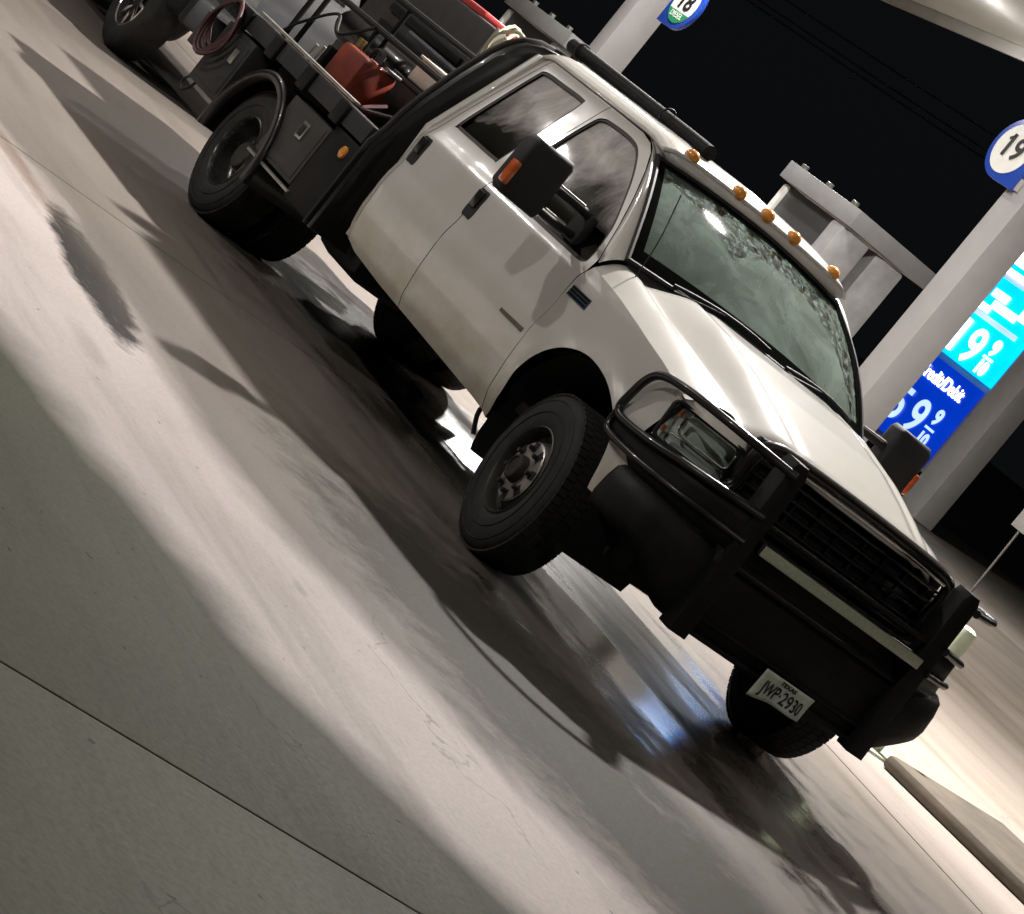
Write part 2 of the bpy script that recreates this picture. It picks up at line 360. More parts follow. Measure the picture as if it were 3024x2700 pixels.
def tag(o, label, cat, group=None, kind=None):
    if label: o['label'] = label
    if cat: o['category'] = cat
    if group: o['group'] = group
    if kind: o['kind'] = kind
    return o
def thing(name, label, cat, loc=(0, 0, 0), group=None):
    o = bpy.data.objects.new(name, None); o.location = loc; o.empty_display_size = .2; C.objects.link(o)
    bpy.context.view_layer.update()
    return tag(o, label, cat, group)
def adopt(root):
    """children were built in world space: keep them there under the empty"""
    inv = Matrix.Translation(root.location).inverted()
    for ch in root.children: ch.matrix_parent_inverse = inv

# ================================================================== SETTING
g = mesh_obj('ground', [(-900, -900, -.14), (900, -900, -.14), (900, 900, -.14), (-900, 900, -.14)], [(0, 1, 2, 3)], FARG)
tag(g, 'dark open ground stretching away beyond the lit forecourt', None, kind='structure')
fc = mesh_obj('forecourt', [(-34, -20, -.008), (24, -20, -.008), (24, 34, -.008), (-34, 34, -.008)], [(0, 1, 2, 3)], KERB)
tag(fc, 'concrete forecourt of the filling station in large poured slabs', None, kind='structure')
SX, SY, SH = 6.9, 8.0, .085
def slab_pt(a, b): return (a + SH*b, b)
for i in range(-4, 3):
    for j in range(0, 6):
        x0 = 4.95 + i*SX; y0 = 2.30 + j*SY - 2*SY + SY*.0; gp = .010
        pts = [slab_pt(x0+gp, y0+gp), slab_pt(x0+SX-gp, y0+gp), slab_pt(x0+SX-gp, y0+SY-gp), slab_pt(x0+gp, y0+SY-gp)]
        if max(p[0] for p in pts) < -30 or min(p[1] for p in pts) > 30: continue
        prism('concrete_slab', pts, 'Z', -.10, rng.uniform(-.002, .002), CONC, fc, .006)

# canopy: rotated deck with hanging fascia, luminaires under it
CA = R(-13.5); cd = Vector((math.cos(CA), math.sin(CA), 0)); cn = Vector((-math.sin(CA), math.cos(CA), 0)); CO = Vector((-20.7, 15.0, 0))
CZ = 6.2
canopy = thing('canopy', 'white lit forecourt canopy with grey fascia over the pumps', 'canopy', (-20.7, 15.0, 6.0))
def cpt(a, b, z): v = CO + cd*a - cn*b; return (v.x, v.y, z)
LA0, LA1, LB = -20, 35, 26.4
bm = bmesh.new()
NB = 32
for k in range(NB):   # interlocking deck pans
    b0 = LB*k/NB; b1 = LB*(k+1)/NB-.003
    vs = [cpt(LA0, b0, CZ), cpt(LA1, b0, CZ), cpt(LA1, b1, CZ), cpt(LA0, b1, CZ)]
    lo = [bm.verts.new(v) for v in vs]; hi = [bm.verts.new((v[0], v[1], v[2]+.05)) for v in vs]
    bm.faces.new(lo[::-1]); bm.faces.new(hi)
    for q in range(4): bm.faces.new((lo[q], lo[(q+1) % 4], hi[(q+1) % 4], hi[q]))
d = bm_obj('deck_pan', bm, CANW, canopy, False)
top = mesh_obj('roof', [cpt(LA0-.1, -.1, CZ+.9), cpt(LA1+.1, -.1, CZ+.9), cpt(LA1+.1, LB+.1, CZ+.9), cpt(LA0-.1, LB+.1, CZ+.9)], [(0, 1, 2, 3)], FASC, canopy)
for (a0, b0, a1, b1) in ((LA0, -.06, LA1, -.02), (LA0, LB+.02, LA1, LB+.06), (LA0-.06, -.06, LA0-.02, LB+.06), (LA1+.02, -.06, LA1+.06, LB+.06)):
    vs = [cpt(a0, b0, 0), cpt(a1, b0, 0), cpt(a1, b1, 0), cpt(a0, b1, 0)]
    prism('fascia', [(v[0], v[1]) for v in vs], 'Z', CZ-.17, CZ+.95, FASC, canopy, .004)
adopt(canopy)
def luminaire(x, y, power, label):
    lm = LAMPG if y < 12 else mat('boosted_luminaire_lens', (.9, .9, .9), .3, emit=(1.0, .96, .91), estr=1600)  # far luminaire's lens glow raised to whiten the canopy underside
    t = thing('canopy_light', label, 'light', (x, y, CZ), 'lights under the canopy')
    bm = bmesh.new(); add_box(bm, (0, 0, -.03), (.46, .46, .06), CA, bev=.012); bm_obj('housing', bm, WHITE, t)
    bm = bmesh.new(); add_box(bm, (0, 0, -.075), (.30, .30, .03), CA); bm_obj('lens', bm, lm, t)
    l = bpy.data.lights.new('canopy_lamp', 'AREA'); l.shape = 'SQUARE'; l.size = .26; l.energy = power; l.color = LAMP_COL; l.spread = R(170)
    lo = bpy.data.objects.new('lamp', l); lo.location = (0, 0, -.10); C.objects.link(lo); lo.parent = t
for x, y, k, lb in ((-3.8, 2.45, 4.3, 'square white canopy light above the truck cab'),
                    (11.5, -1.0, 1.3, 'added square white canopy light out of view ahead of the truck'),  # lamp added to brighten the truck front and headlight
                    (-10.4, 3.4, .5, 'square white canopy light above the dark pickup'),
                    (-1.0, 8.6, .2, 'square white canopy light left of the truck, beyond the island'),
                    (-15.0, 6.0, .9, 'square white canopy light between the two number flags'),
                    (-20.5, 13.0, 1.3, 'square white canopy light near the far edge of the canopy'),
                    (-5.0, -7.2, .66, 'square white canopy light on the near side beside the truck bed'),
                    (2.4, -9.0, .56, 'square white canopy light on the near side beside the hood'),
                    (-13.0, -5.4, .4, 'square white canopy light on the near side behind the pickup')):
    luminaire(x, y, LAMP_W*k, lb)

# columns with pump-number flags
def column(x0, x1, y0, y1, label):
    c = thing('canopy_column', label, 'column', ((x0+x1)/2, (y0+y1)/2, 0), 'canopy columns')
    cx, cy = (x0+x1)/2, (y0+y1)/2
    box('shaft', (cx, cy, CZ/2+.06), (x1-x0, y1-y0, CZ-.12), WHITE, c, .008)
    box('base_guard', (cx, cy, .45), (x1-x0+.03, y1-y0+.03, .6), FASC, c, .008)
    adopt(c); return c
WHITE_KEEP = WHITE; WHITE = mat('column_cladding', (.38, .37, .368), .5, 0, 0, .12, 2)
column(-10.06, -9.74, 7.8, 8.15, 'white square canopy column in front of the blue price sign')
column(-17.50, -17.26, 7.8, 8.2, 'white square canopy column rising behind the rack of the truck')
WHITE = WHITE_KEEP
def flag(cx, cy, cz, r, corner, num, sub, label):
    f = thing('pump_number_sign', label, 'sign', (cx, cy, cz-r), 'pump number flags')
    # disc whose lower outer quadrant is squared off to a corner
    pts = []
    for k in range(48):
        a = 2*math.pi*k/48; x, z = math.cos(a), math.sin(a)
        pts.append((cx+x*r, cz+z*r))
    a0 = 225 if corner < 0 else 315
    poly = [p for k, p in enumerate(pts) if abs(((k*7.5-a0+180) % 360)-180) >= 44]
    idx = next((i for i, p in enumerate(poly) if math.degrees(math.atan2(p[1]-cz, p[0]-cx)) % 360 >= a0), len(poly))
    poly.insert(idx, (cx+corner*r*1.0, cz-r))
    prism('panel', poly, 'Y', cy, cy+.05, BLUE, f, .004)
    def disc(rad, y, m, nm, z0=-2):
        q = [(cx+rad*math.cos(2*math.pi*k/64), max(cz+rad*math.sin(2*math.pi*k/64), cz+z0*rad)) for k in range(64)]
        return prism(nm, q, 'Y', y, y+.006, m, f, 0)
    disc(r*.80, cy-.008, SIGNW, 'face')
    if sub:
        q = [(cx+r*.80*math.cos(a), cz+r*.80*math.sin(a)) for a in [math.radians(-155+130*k/24) for k in range(25)]]
        prism('fuel_band', q, 'Y', cy-.013, cy-.009, GREEN, f, 0)
        text_obj('fuel_lettering', sub, r*.30, SIGNW, face_m((cx, cy-.016, cz-r*.50), (1, 0, 0), (0, 0, 1)), f, .001, bold=.001)
    text_obj('number', num, r*1.0, SIGNK, face_m((cx, cy-.016, cz+(r*.10 if sub else 0)), (1, 0, 0), (0, 0, 1)), f, .001, bold=.006)
    z1 = cz+(r*.10 if sub else 0)
    q = [(cx-r*.31, z1+r*.30), (cx-r*.24, z1+r*.36), (cx-r*.36, z1+r*.22), (cx-r*.42, z1+r*.27)]
    prism('number_flag', [(cx-r*.20, z1+r*.355), (cx-r*.28, z1+r*.355), (cx-r*.44, z1+r*.235), (cx-r*.385, z1+r*.17)], 'Y', cy-.017, cy-.012, SIGNK, f, 0)
    box('bracket', (cx+corner*r*1.02, cy+.06, cz-r*.75), (.10, .06, .12), FASC, f, .004)
    adopt(f)
flag(-16.31, 7.74, 3.36, .30, -1, '18', 'DIESEL', 'round blue flag reading 18 DIESEL on the farther column')
flag(-10.26, 7.74, 3.90, .315, 1, '19', None, 'round blue flag reading 19 on the nearer column')

# fuel dispensers
def dispenser(x1, y0, L, W, ztop, label):
    p = thing('fuel_pump', label, 'fuel pump', (x1-L/2, y0+W/2, 0), 'tall fuel pumps on the far island')
    cx, cy = x1-L/2, y0+W/2
    box('top_slab', (cx, cy, ztop-.09), (L, W, .18), GREYC, p, .006)
    box('cabinet', (cx, cy, 1.0), (L*.78, W*.6, 1.7), GREYC, p, .02)
    box('screen_panel', (cx-.06, y0+.12, ztop-.62), (L*.74, .05, .85), PUMPD, p, .01)
    for sx, wd in ((-1, .10), (1, .0)):
        if wd: box('side_cover', (cx+sx*(L/2-.10), y0+.12, ztop-1.3), (wd, .12, 2.2), WHITE, p, .03)
    for yy in (y0+.17, y0+W*.60):   # rounded hose-mast covers on the forward end
        pr = [(x1-.30, yy-.14), (x1-.10, yy-.15), (x1-.05, yy-.06), (x1-.05, yy+.20), (x1-.16, yy+.27), (x1-.30, yy+.27)]
        prism('mast_cover', pr, 'Z', .2, ztop-.20, mat('mast_cover_grey', (.34, .34, .34), .4), p, .03)
    for k in range(3): box('fixing_lug', (x1-.2-k*.5, y0+.04, ztop+.02), (.07, .05, .05), SILVER, p, .006)
    for k in range(2): box('nozzle_holder', (x1-.52, y0+.05, ztop-.75-.14*k), (.07, .08, .06), CHROME, p, .01)
    adopt(p)
dispenser(-11.12, 7.5, 1.40, 1.12, 2.67, 'tall grey fuel pump with flat top slab beyond the windshield')
dispenser(-17.6, 7.6, 1.75, 1.12, 2.40, 'tall grey fuel pump with flat top slab behind the far column')
isl = thing('pump_island', 'raised concrete island under the far pumps', 'island', (-14, 8, 0))
for k in range(5): box('kerb_block', (-20.5+2.45*k*1.0+1.2, 8.05, .075), (2.43, 1.5, .15), KERB, isl, .03)
adopt(isl)
# near island left of the truck, with bollard
isl2 = thing('pump_island', 'long raised concrete island left of the truck front', 'island', (2, 4, 0))
for k in range(4): box('kerb_block', (-.42+2.6*k, 4.02+.55*k, .045), (2.59, 1.3, .09), mat('shaded_kerb', (.12, .10, .075), .85, 0, 0, .45, 3, None, .3), isl2, .03, rz=R(12))  # kerb colour darkened to paint in the shade on its near face
adopt(isl2)
b = thing('bollard', 'pale green steel bollard behind the left end of the bumper', 'bollard', (-1.86, 3.27, 0))
lathe('post', [(.0, .88), (.03, .875), (.052, .86), (.058, .83), (.058, 0)], PALEGREEN, b, 28, axis='Z')
box('foot_plate', (0, 0, .008), (.3, .3, .016), PALEGREEN, b, .004)

# price sign
EM = {}
def glow(name, col, s):
    m, t, bs = nodes_of(name); bs.inputs['Base Color'].default_value = col + (1,); bs.inputs['Roughness'].default_value = .3
    n = noise(t, 1.6, 2, .5, pos(t)); v = math_n(t, 'ADD', math_n(t, 'MULTIPLY', n, s*.5), s*.75)
    bs.inputs['Emission Color'].default_value = col + (1,); t.links.new(v, bs.inputs['Emission Strength']); m.cycles.emission_sampling = 'NONE'; return m
CYAN = glow('lit_cyan_face', (.0, .42, 1.0), 2.0); DBLUE = glow('lit_blue_face', (.0, .035, .50), .9)
LITW = glow('lit_white_letters', (1, 1, 1), 3.5); LITD = glow('lit_pale_letters', (.62, .85, 1), .9)
ps = thing('price_sign', 'tall lit blue fuel price sign behind the white column', 'sign', (-30, 25.3, 0))
box('post', (-28.72, 25.2, 4.2), (.62, .5, 8.4), WHITE, ps, .01)
box('cabinet', (-30.15, 25.32, 4.6), (2.3, .3, 7.8), FASC, ps, .01)
def ppanel(name, x0, x1, z0, z1, m):
    o = box(name, ((x0+x1)/2, 25.08, (z0+z1)/2), (x1-x0, .12, z1-z0), m, ps, .01); return o
p1 = ppanel('lit_panel', -31.25, -29.27, 2.62, 4.36, CYAN)
p2 = ppanel('lit_panel', -31.25, -29.32, .80, 2.50, DBLUE)
p3 = ppanel('lit_panel', -31.25, -29.22, 4.46, 6.4, LITW); 
TM = lambda x, z: face_m((x, 25.0, z), (1, 0, 0), (0, 0, 1))
for o_, args in ((p1, ('9', .98, LITW, TM(-30.25, 3.0), 0, 1.0)), (p1, ('1', .98, LITW, TM(-30.78, 3.02), 0, 1.0)), (p1, ('9', .42, LITW, TM(-29.72, 3.22), 0, 1)), (p1, ('10', .36, LITW, TM(-29.70, 2.80), 0, .9)),
                 (p2, ('9', .95, LITD, TM(-30.22, 1.38), 0, 1)), (p2, ('5', .95, LITD, TM(-30.86, 1.38), 0, 1)), (p2, ('9', .42, LITD, TM(-29.72, 1.62), 0, 1)), (p2, ('10', .36, LITD, TM(-29.70, 1.14), 0, .9))):
    text_obj('price_digit', args[0], args[1], args[2], args[3], o_, .003, xs=args[5], bold=.018)
text_obj('payment_lettering', 'Credit/Debit', .36, LITW, TM(-30.30, 2.18), p2, .003, xs=.80, bold=.006)
for o_, z in ((p1, 3.01), (p2, 1.38)):
    bm = bmesh.new(); add_box(bm, (-29.71, 25.0, z), (.30, .008, .05)); bm_obj('fraction_bar', bm, LITW if o_ is p1 else LITD, o_, False)
bm = bmesh.new()
for x, z, wx, wz in ((-30.55, 4.05, .5, .16), (-30.2, 3.86, .8, .16), (-29.62, 4.02, .34, .3), (-30.75, 3.72, .42, .14)): add_box(bm, (x, 25.0, z), (wx, .01, wz), bev=.0)
bm_obj('grade_lettering', bm, LITW, p1, False)
bm = bmesh.new(); add_box(bm, (-30.3, 25.0, 3.58), (1.7, .006, .10)); bm_obj('divider_stripe', bm, LITD, p1, False)
bm = bmesh.new(); add_box(bm, (-30.3, 25.0, 4.62), (1.9, .006, .10)); add_box(bm, (-30.3, 25.0, 5.0), (1.9, .006, .03)); bm_obj('divider_stripe', bm, CYAN, p3, False)
adopt(ps)

# small roadside sign on a pole
rs = thing('roadside_sign', 'small grey sign on a thin leaning pole far right', 'sign', (-20.6, 20, 0))
tube('pole', [(-20.56, 20, -.12), (-20.6, 20, 1.2)], .02, SILVER, rs, 8)
box('plate', (-20.62, 19.97, 1.28), (.34, .02, .32), FASC, rs, .004)
adopt(rs)
for k, (z0, yy) in enumerate(((8.15, 40), (8.0, 40.5), (8.75, 41))):
    pts = [(-110+10*i, yy, z0 + ((i-6.5)/6.5)**2*1.4 + .0) for i in range(14)]
    o = tube('power_line', catmull(pts, 4), .03, WIRE, None, 6)
    tag(o, ('lowest thin grey power line across the night sky', 'middle thin grey power line across the night sky', 'topmost thin grey power line across the night sky')[k], 'power line', 'power lines')
for x in (-110, 20):
    up = thing('utility_pole', 'wooden utility pole carrying the lines, ' + ('left of view' if x < 0 else 'right of view'), 'utility pole', (x, 40.5, 0), 'utility poles')
    lathe('shaft', [(0, 10.4), (.11, 10.4), (.16, -.14)], BROWN, up, 14, axis='Z'); box('crossarm', (0, 0, 9.55), (.12, 2.2, .12), BROWN, up)

# ================================================================== TRUCK
truck = thing('welding_truck', 'cream extended cab pickup with black grille guard and welding flatbed', 'truck')
ZT = np.arange(.25, 2.02, .004)
PZ = [.25, .40, .46, .53, .68, .84, .90, .97, 1.10, 1.165, 1.195, 1.225, 1.27, 1.33, 1.80, 1.84, 1.87, 2.0]
PY = [.87, .90, .93, .962, .984, .992, .988, .974, .971, .967, .952, .935, .915, .892, .690, .668, .64, .5]
raw = np.interp(ZT, PZ, PY); kx = np.arange(-10, 11); kk = np.exp(-(kx/4.6)**2); kk /= kk.sum()
PROF = np.convolve(np.pad(raw, 10, 'edge'), kk, 'valid')
def sstep(a, b, x): t = min(max((x-a)/(b-a), 0), 1); return t*t*(3-2*t)
def HW(x, z):
    y = float(np.interp(z, ZT, PROF))
    if x > 0: y -= .05*(x/.6)**2*.9
    if x < -2.48: y -= .05*((-2.48-x)/.2)**2
    if z < 1.1:
        dd = math.hypot(x+.02, (z-.45)); y += .020*math.exp(-((dd-.50)/.055)**2)
    return y
def resample(poly, step=.022, closed=True):
    out = []; n = len(poly)
    for i in range(n if closed else n-1):
        a, b = Vector(poly[i]), Vector(poly[(i+1) % n]); k = max(1, int(math.ceil((b-a).length/step)))
        for j in range(k): out.append(tuple(a.lerp(b, j/k)))
    if not closed: out.append(tuple(poly[-1]))
    return out
def smooth_loop(poly, n=5):
    return [(p.x, p.y) for p in catmull([(a, b, 0) for a, b in poly], n, True)]
def inside(p, poly):
    x, y = p; c = False; n = len(poly); j = n-1
    for i in range(n):
        xi, yi = poly[i]; xj, yj = poly[j]
        if (yi > y) != (yj > y) and x < (xj-xi)*(y-yi)/(yj-yi)+xi: c = not c
        j = i
    return c
def panel(name, outline, holes, sgn, m, parent, off=0.0, thick=.03, step=.034):
    """body panel: triangulated outline in (x,z) with holes, laid on the body surface, edges turned inward"""
    loops = [resample(outline)] + [resample(h) for h in holes]
    V = []; E = []
    for lp in loops:
        s = len(V); V += [Vector(p) for p in lp]; E += [(s+i, s+(i+1) % len(lp)) for i in range(len(lp))]
    bpts = np.array([tuple(v) for v in V])
    xs = [p[0] for p in outline]; zs = [p[1] for p in outline]
    ix = 0
    for x in np.arange(min(xs), max(xs), step):
        ix += 1
        zr_ = np.arange(min(zs)+(ix % 2)*step/2, max(zs), step)
        if step < .05: zr_ = np.concatenate([zr_[(zr_ < 1.13) | (zr_ > 1.31)], np.arange(1.135, 1.31, .0125)])
        for z in zr_:
            if z > max(zs): continue
            if not inside((x, z), loops[0]) or any(inside((x, z), h) for h in loops[1:]): continue
            if np.min((bpts[:, 0]-x)**2+(bpts[:, 1]-z)**2) < (.006 if 1.12 < z < 1.32 else .012)**2: continue
            V.append(Vector((x, z)))
    vo, eo, fo, *_ = geometry.delaunay_2d_cdt(V, E, [], 0, 1e-5)
    F = []
    for f in fo:
        c = sum((vo[i] for i in f), Vector((0, 0)))/len(f)
        if inside(c, loops[0]) and not any(inside(c, h) for h in loops[1:]): F.append(tuple(f))
    P = []; NR = []
    for v in vo:
        x, z = v; y = HW(x, z)+off; P.append((x, -sgn*y, z)); h = .004
        n = Vector((-(HW(x+h, z)-HW(x-h, z))/(2*h), 1, -(HW(x, z+h)-HW(x, z-h))/(2*h))).normalized()
        NR.append((n.x, -sgn*n.y, n.z))
    # orient
    F2 = []
    for f in F:
        a, b_, c = (Vector(P[i]) for i in f[:3]); nn = (b_-a).cross(c-a)
        F2.append(f if nn.y*(-sgn) > 0 else f[::-1])
    ec = {}
    for f in F2:
        for i in range(len(f)):
            e = (f[i], f[(i+1) % len(f)]); ec[e] = 1
    rim = [e for e in ec if (e[1], e[0]) not in ec]
    for a, b_ in rim:
        s = len(P); pa, pb = P[a], P[b_]
        P += [pa, pb, (pb[0], pb[1]+sgn*thick, pb[2]), (pa[0], pa[1]+sgn*thick, pa[2])]
        d = Vector(pb)-Vector(pa); n = Vector((0, sgn, 0)).cross(d); n = (-n).normalized() if n.length else Vector((0, 0, 1))
        F2.append((s+1, s, s+3, s+2)); NR += [tuple(n)]*4
    return mesh_obj(name, P, F2, m, parent, True, NR)

DWIN = smooth_loop([(-1.70, 1.222), (-1.765, 1.40), (-1.772, 1.70), (-1.74, 1.768), (-1.62, 1.782), (-1.44, 1.782), (-1.30, 1.755), (-1.12, 1.655), (-.95, 1.53), (-.80, 1.405), (-.70, 1.27), (-.70, 1.218), (-.85, 1.212), (-1.25, 1.212), (-1.60, 1.214)], 4)
QWIN = smooth_loop([(-2.462, 1.30), (-2.480, 1.50), (-2.488, 1.72), (-2.46, 1.774), (-2.25, 1.782), (-2.02, 1.784), (-1.972, 1.755), (-1.945, 1.55), (-1.918, 1.31), (-1.95, 1.288), (-2.20, 1.286), (-2.43, 1.286)], 4)
FDOOR = [(-1.728, .472), (-1.50, .467), (-1.06, .456), (-.72, .447), (-.612, .440), (-.608, 1.0), (-.612, 1.20), (-.645, 1.275), (-.80, 1.437), (-.95, 1.577), (-1.10, 1.70), (-1.22, 1.782), (-1.30, 1.815), (-1.42, 1.832), (-1.80, 1.836), (-1.795, 1.5), (-1.765, 1.25), (-1.735, 1.0)]
RDOOR = [(-1.735, .472), (-1.742, 1.0), (-1.772, 1.25), (-1.802, 1.5), (-1.807, 1.836), (-2.53, 1.836), (-2.555, 1.5), (-2.553, 1.2), (-2.545, .60), (-2.515, .525), (-2.40, .499), (-2.03, .479)]
QUART = [(-2.552, .62), (-2.560, 1.2), (-2.562, 1.5), (-2.538, 1.836), (-2.685, 1.836), (-2.712, 1.68), (-2.715, 1.48), (-2.655, 1.19), (-2.615, .90), (-2.612, .80), (-2.64, .71), (-2.615, .60), (-2.52, .52)]
ROCK = [(-2.50, .528), (-2.40, .497), (-2.03, .477), (-1.50, .466), (-1.06, .455), (-.72, .446), (-.56, .434), (-.535, .50), (-.53, .528)]
ARCH = [(-.525, .43), (-.500, .47), (-.478, .555), (-.462, .68), (-.410, .79), (-.300, .885), (-.160, .938), (-.006, .947), (.160, .920), (.300, .860), (.39, .78), (.44, .68), (.455, .58)]
ARCHS = [(p.x, p.y) for p in catmull([(a, b, 0) for a, b in ARCH], 4)]
FEND = [(-.604, .440)] + ARCHS + [(.46, .555), (.63, .555), (.655, .70), (.62, .86), (.515, .885), (.53, .98), (.565, 1.075), (.50, 1.105), (.3, 1.142), (0, 1.182), (-.3, 1.215), (-.604, 1.235), (-.606, 1.0)]
def offset_loop(poly, d):
    c = Vector((sum(p[0] for p in poly)/len(poly), sum(p[1] for p in poly)/len(poly)))
    out = []; n = len(poly)
    for i in range(n):
        t = Vector(poly[(i+1) % n])-Vector(poly[i-1]); nn = Vector((t.y, -t.x)).normalized()
        if nn.dot(Vector(poly[i])-c) < 0: nn = -nn
        out.append((poly[i][0]+nn.x*d, poly[i][1]+nn.y*d))
    return out
for sgn in (1, -1):
    right = sgn == 1
    fe = panel('fender', FEND, [], sgn, PAINT, truck)
    fd = panel('front_door', FDOOR, [DWIN], sgn, PAINT, truck)
    rd = panel('rear_door', RDOOR, [QWIN], sgn, PAINT, truck)
    panel('cab_corner', QUART, [], sgn, PAINT, truck)
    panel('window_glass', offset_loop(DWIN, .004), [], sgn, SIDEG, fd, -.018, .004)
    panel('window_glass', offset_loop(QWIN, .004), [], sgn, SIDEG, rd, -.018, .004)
    panel('window_seal', offset_loop(DWIN, .002), [offset_loop(DWIN, -.016)], sgn, TRIM, fd, -.006, .014, .5)
    panel('window_seal', offset_loop(QWIN, .002), [offset_loop(QWIN, -.018)], sgn, TRIM, rd, -.004, .014, .5)
    # handles: upright black recessed pulls
    for par, hx in ((fd, -1.708), (rd, -2.484)):
        out = smooth_loop([(hx-.048, 1.012), (hx-.051, 1.09), (hx-.048, 1.158), (hx, 1.163), (hx+.048, 1.158), (hx+.051, 1.09), (hx+.048, 1.012), (hx, 1.007)], 3)
        panel('door_handle', out, [], sgn, PLAST, par, .004, .012, .02)
        y = HW(hx, 1.09)+.008
        bm = bmesh.new(); add_box(bm, (hx-.004, -sgn*(y), 1.108), (.066, .016, .09), bev=.006); bm_obj('handle_paddle', bm, BLACK, par)
    if right:
        panel('trim_remnant', [(-.90, .812), (-.645, .812), (-.645, .834), (-.90, .830)], [], sgn, BROWN, fd, .003, .004, .02)
    bd = panel('fender_badge', [(-.58, 1.072), (-.385, 1.072), (-.385, 1.124), (-.575, 1.124)], [], sgn, mat('badge_blue', (.10, .16, .22), .3, .6), fe, .004, .005, .02)
    for k in range(3):
        panel('badge_bar', [(-.57, 1.080+k*.016), (-.395, 1.080+k*.016), (-.395, 1.088+k*.016), (-.57, 1.088+k*.016)], [], sgn, CHROME, fe, .008, .005, .03)
    # dark structure behind the panel gaps
    panel('door_frame', [(-2.56, .54), (-.53, .50), (-.53, 1.17), (-2.56, 1.17)], [], sgn, DARK, truck, -.032, .004, .1)
    # wheel house liner
    pts = [(.0+.50*math.cos(a), .45+.50*math.sin(a)) for a in [math.pi*k/18 for k in range(-2, 21)]]
    V = []; F = []
    for (x, z) in pts: V += [(x, -sgn*(HW(x, max(z, .5))-.03), z), (x, -sgn*.50, z)]
    for k in range(len(pts)-1): F.append((2*k, 2*k+1, 2*k+3, 2*k+2))
    mesh_obj('wheel_house', V, F, DARK, truck, True)

# hood, fender tops
def zs(x): return float(np.interp(x, [-.7, -.6, -.3, 0, .3, .5, .62, .8], [1.24, 1.235, 1.215, 1.182, 1.142, 1.105, 1.075, 1.03]))
def zc(x): return float(np.interp(x, [-.7, -.45, -.15, .2, .45, .6, .72, .80], [1.415, 1.405, 1.388, 1.335, 1.278, 1.238, 1.205, 1.185]))
def yh(x): return float(np.interp(x, [-.65, .3, .75], [.765, .72, .66]))
for sgn in (1, -1):
    def ft(u, v, sgn=sgn):
        x = -.604+u*(.56+.604); y0 = HW(x, zs(x)); y1 = yh(x)+.003
        s = v; y = y0+(y1-y0)*s; z = zs(x)+(.062+.03*sstep(-.2, -.6, x))*math.sin(min(s*1.15, 1)*math.pi/2)
        return (x, -sgn*y, z)
    grid_obj('fender_top', ft, 40, 14, PAINT, truck, 0, flip=(sgn == -1))
def hood(u, v):
    s = (v-.5)*2; a = abs(s)
    xc = -.375-.15*a**2; xf = .80-.13*a**2.6
    x = xc+(xf-xc)*u; y = s*(yh(x)-.003)
    ze = zs(x)+(.062+.03*sstep(-.2, -.6, x)); top = zc(x)
    w_ = 1-sstep(.62, 1.0, a)
    z = ze+(top-ze)*(w_**.8) - .012*a*a*(w_ > 0)
    z -= .010*math.exp(-((a-.60)/.05)**2)
    if u > .90: z -= .055*((u-.90)/.10)**2
    return (x, y, z)
grid_obj('hood', hood, 46, 61, PAINT, truck, .012)
# cowl
def cowl(u, v):
    a = Vector(hood(0, v)) + Vector((.03, 0, -.016)); b_ = Vector(ws(0.0, v)); b_.y *= .985; p = a.lerp(b_, u); p.z -= .012*math.sin(math.pi*u); return tuple(p)
# windshield, pillars, header, roof
def ws(u, v, e=0.0):
    s = (v-.5)*2; a2 = s*s
    B = Vector((-.60+.15*(1-a2)+.0, s*(.835+e), 1.34+.045*(1-a2))); T = Vector((-1.235+.06*(1-a2), s*(.655+e), 1.788+.036*(1-a2)))
    p = B.lerp(T, u); bulge = .035*math.sin(math.pi*u)
    return (p.x+bulge*.6, p.y*(1+.02*math.sin(math.pi*u)), p.z+bulge)
grid_obj('windshield', lambda u, v: ws(u, v), 24, 41, WIND, truck, 0, True)
grid_obj('cowl_panel', cowl, 6, 31, DARK, truck, 0, False)
FRIT = mat('black_frit', (.006, .0065, .006), .95, 0, 0, .3, 20, spec=.0)
def lift(p): return (p[0]+.003, p[1], p[2]+.004)
grid_obj('windshield_frit', lambda u, v: lift(ws(.13*u*(1-.25*v), .01+.98*v)), 5, 41, FRIT, truck, 0, True)
grid_obj('windshield_frit', lambda u, v: lift(ws(1-.075*u, .01+.98*v)), 4, 41, FRIT, truck, 0, False)
grid_obj('windshield_frit', lambda u, v: lift(ws(.02+.96*v, .035*u+.004)), 4, 24, FRIT, truck, 0, True)
grid_obj('windshield_frit', lambda u, v: lift(ws(.02+.96*v, .996-.025*u)), 4, 24, FRIT, truck, 0, False)
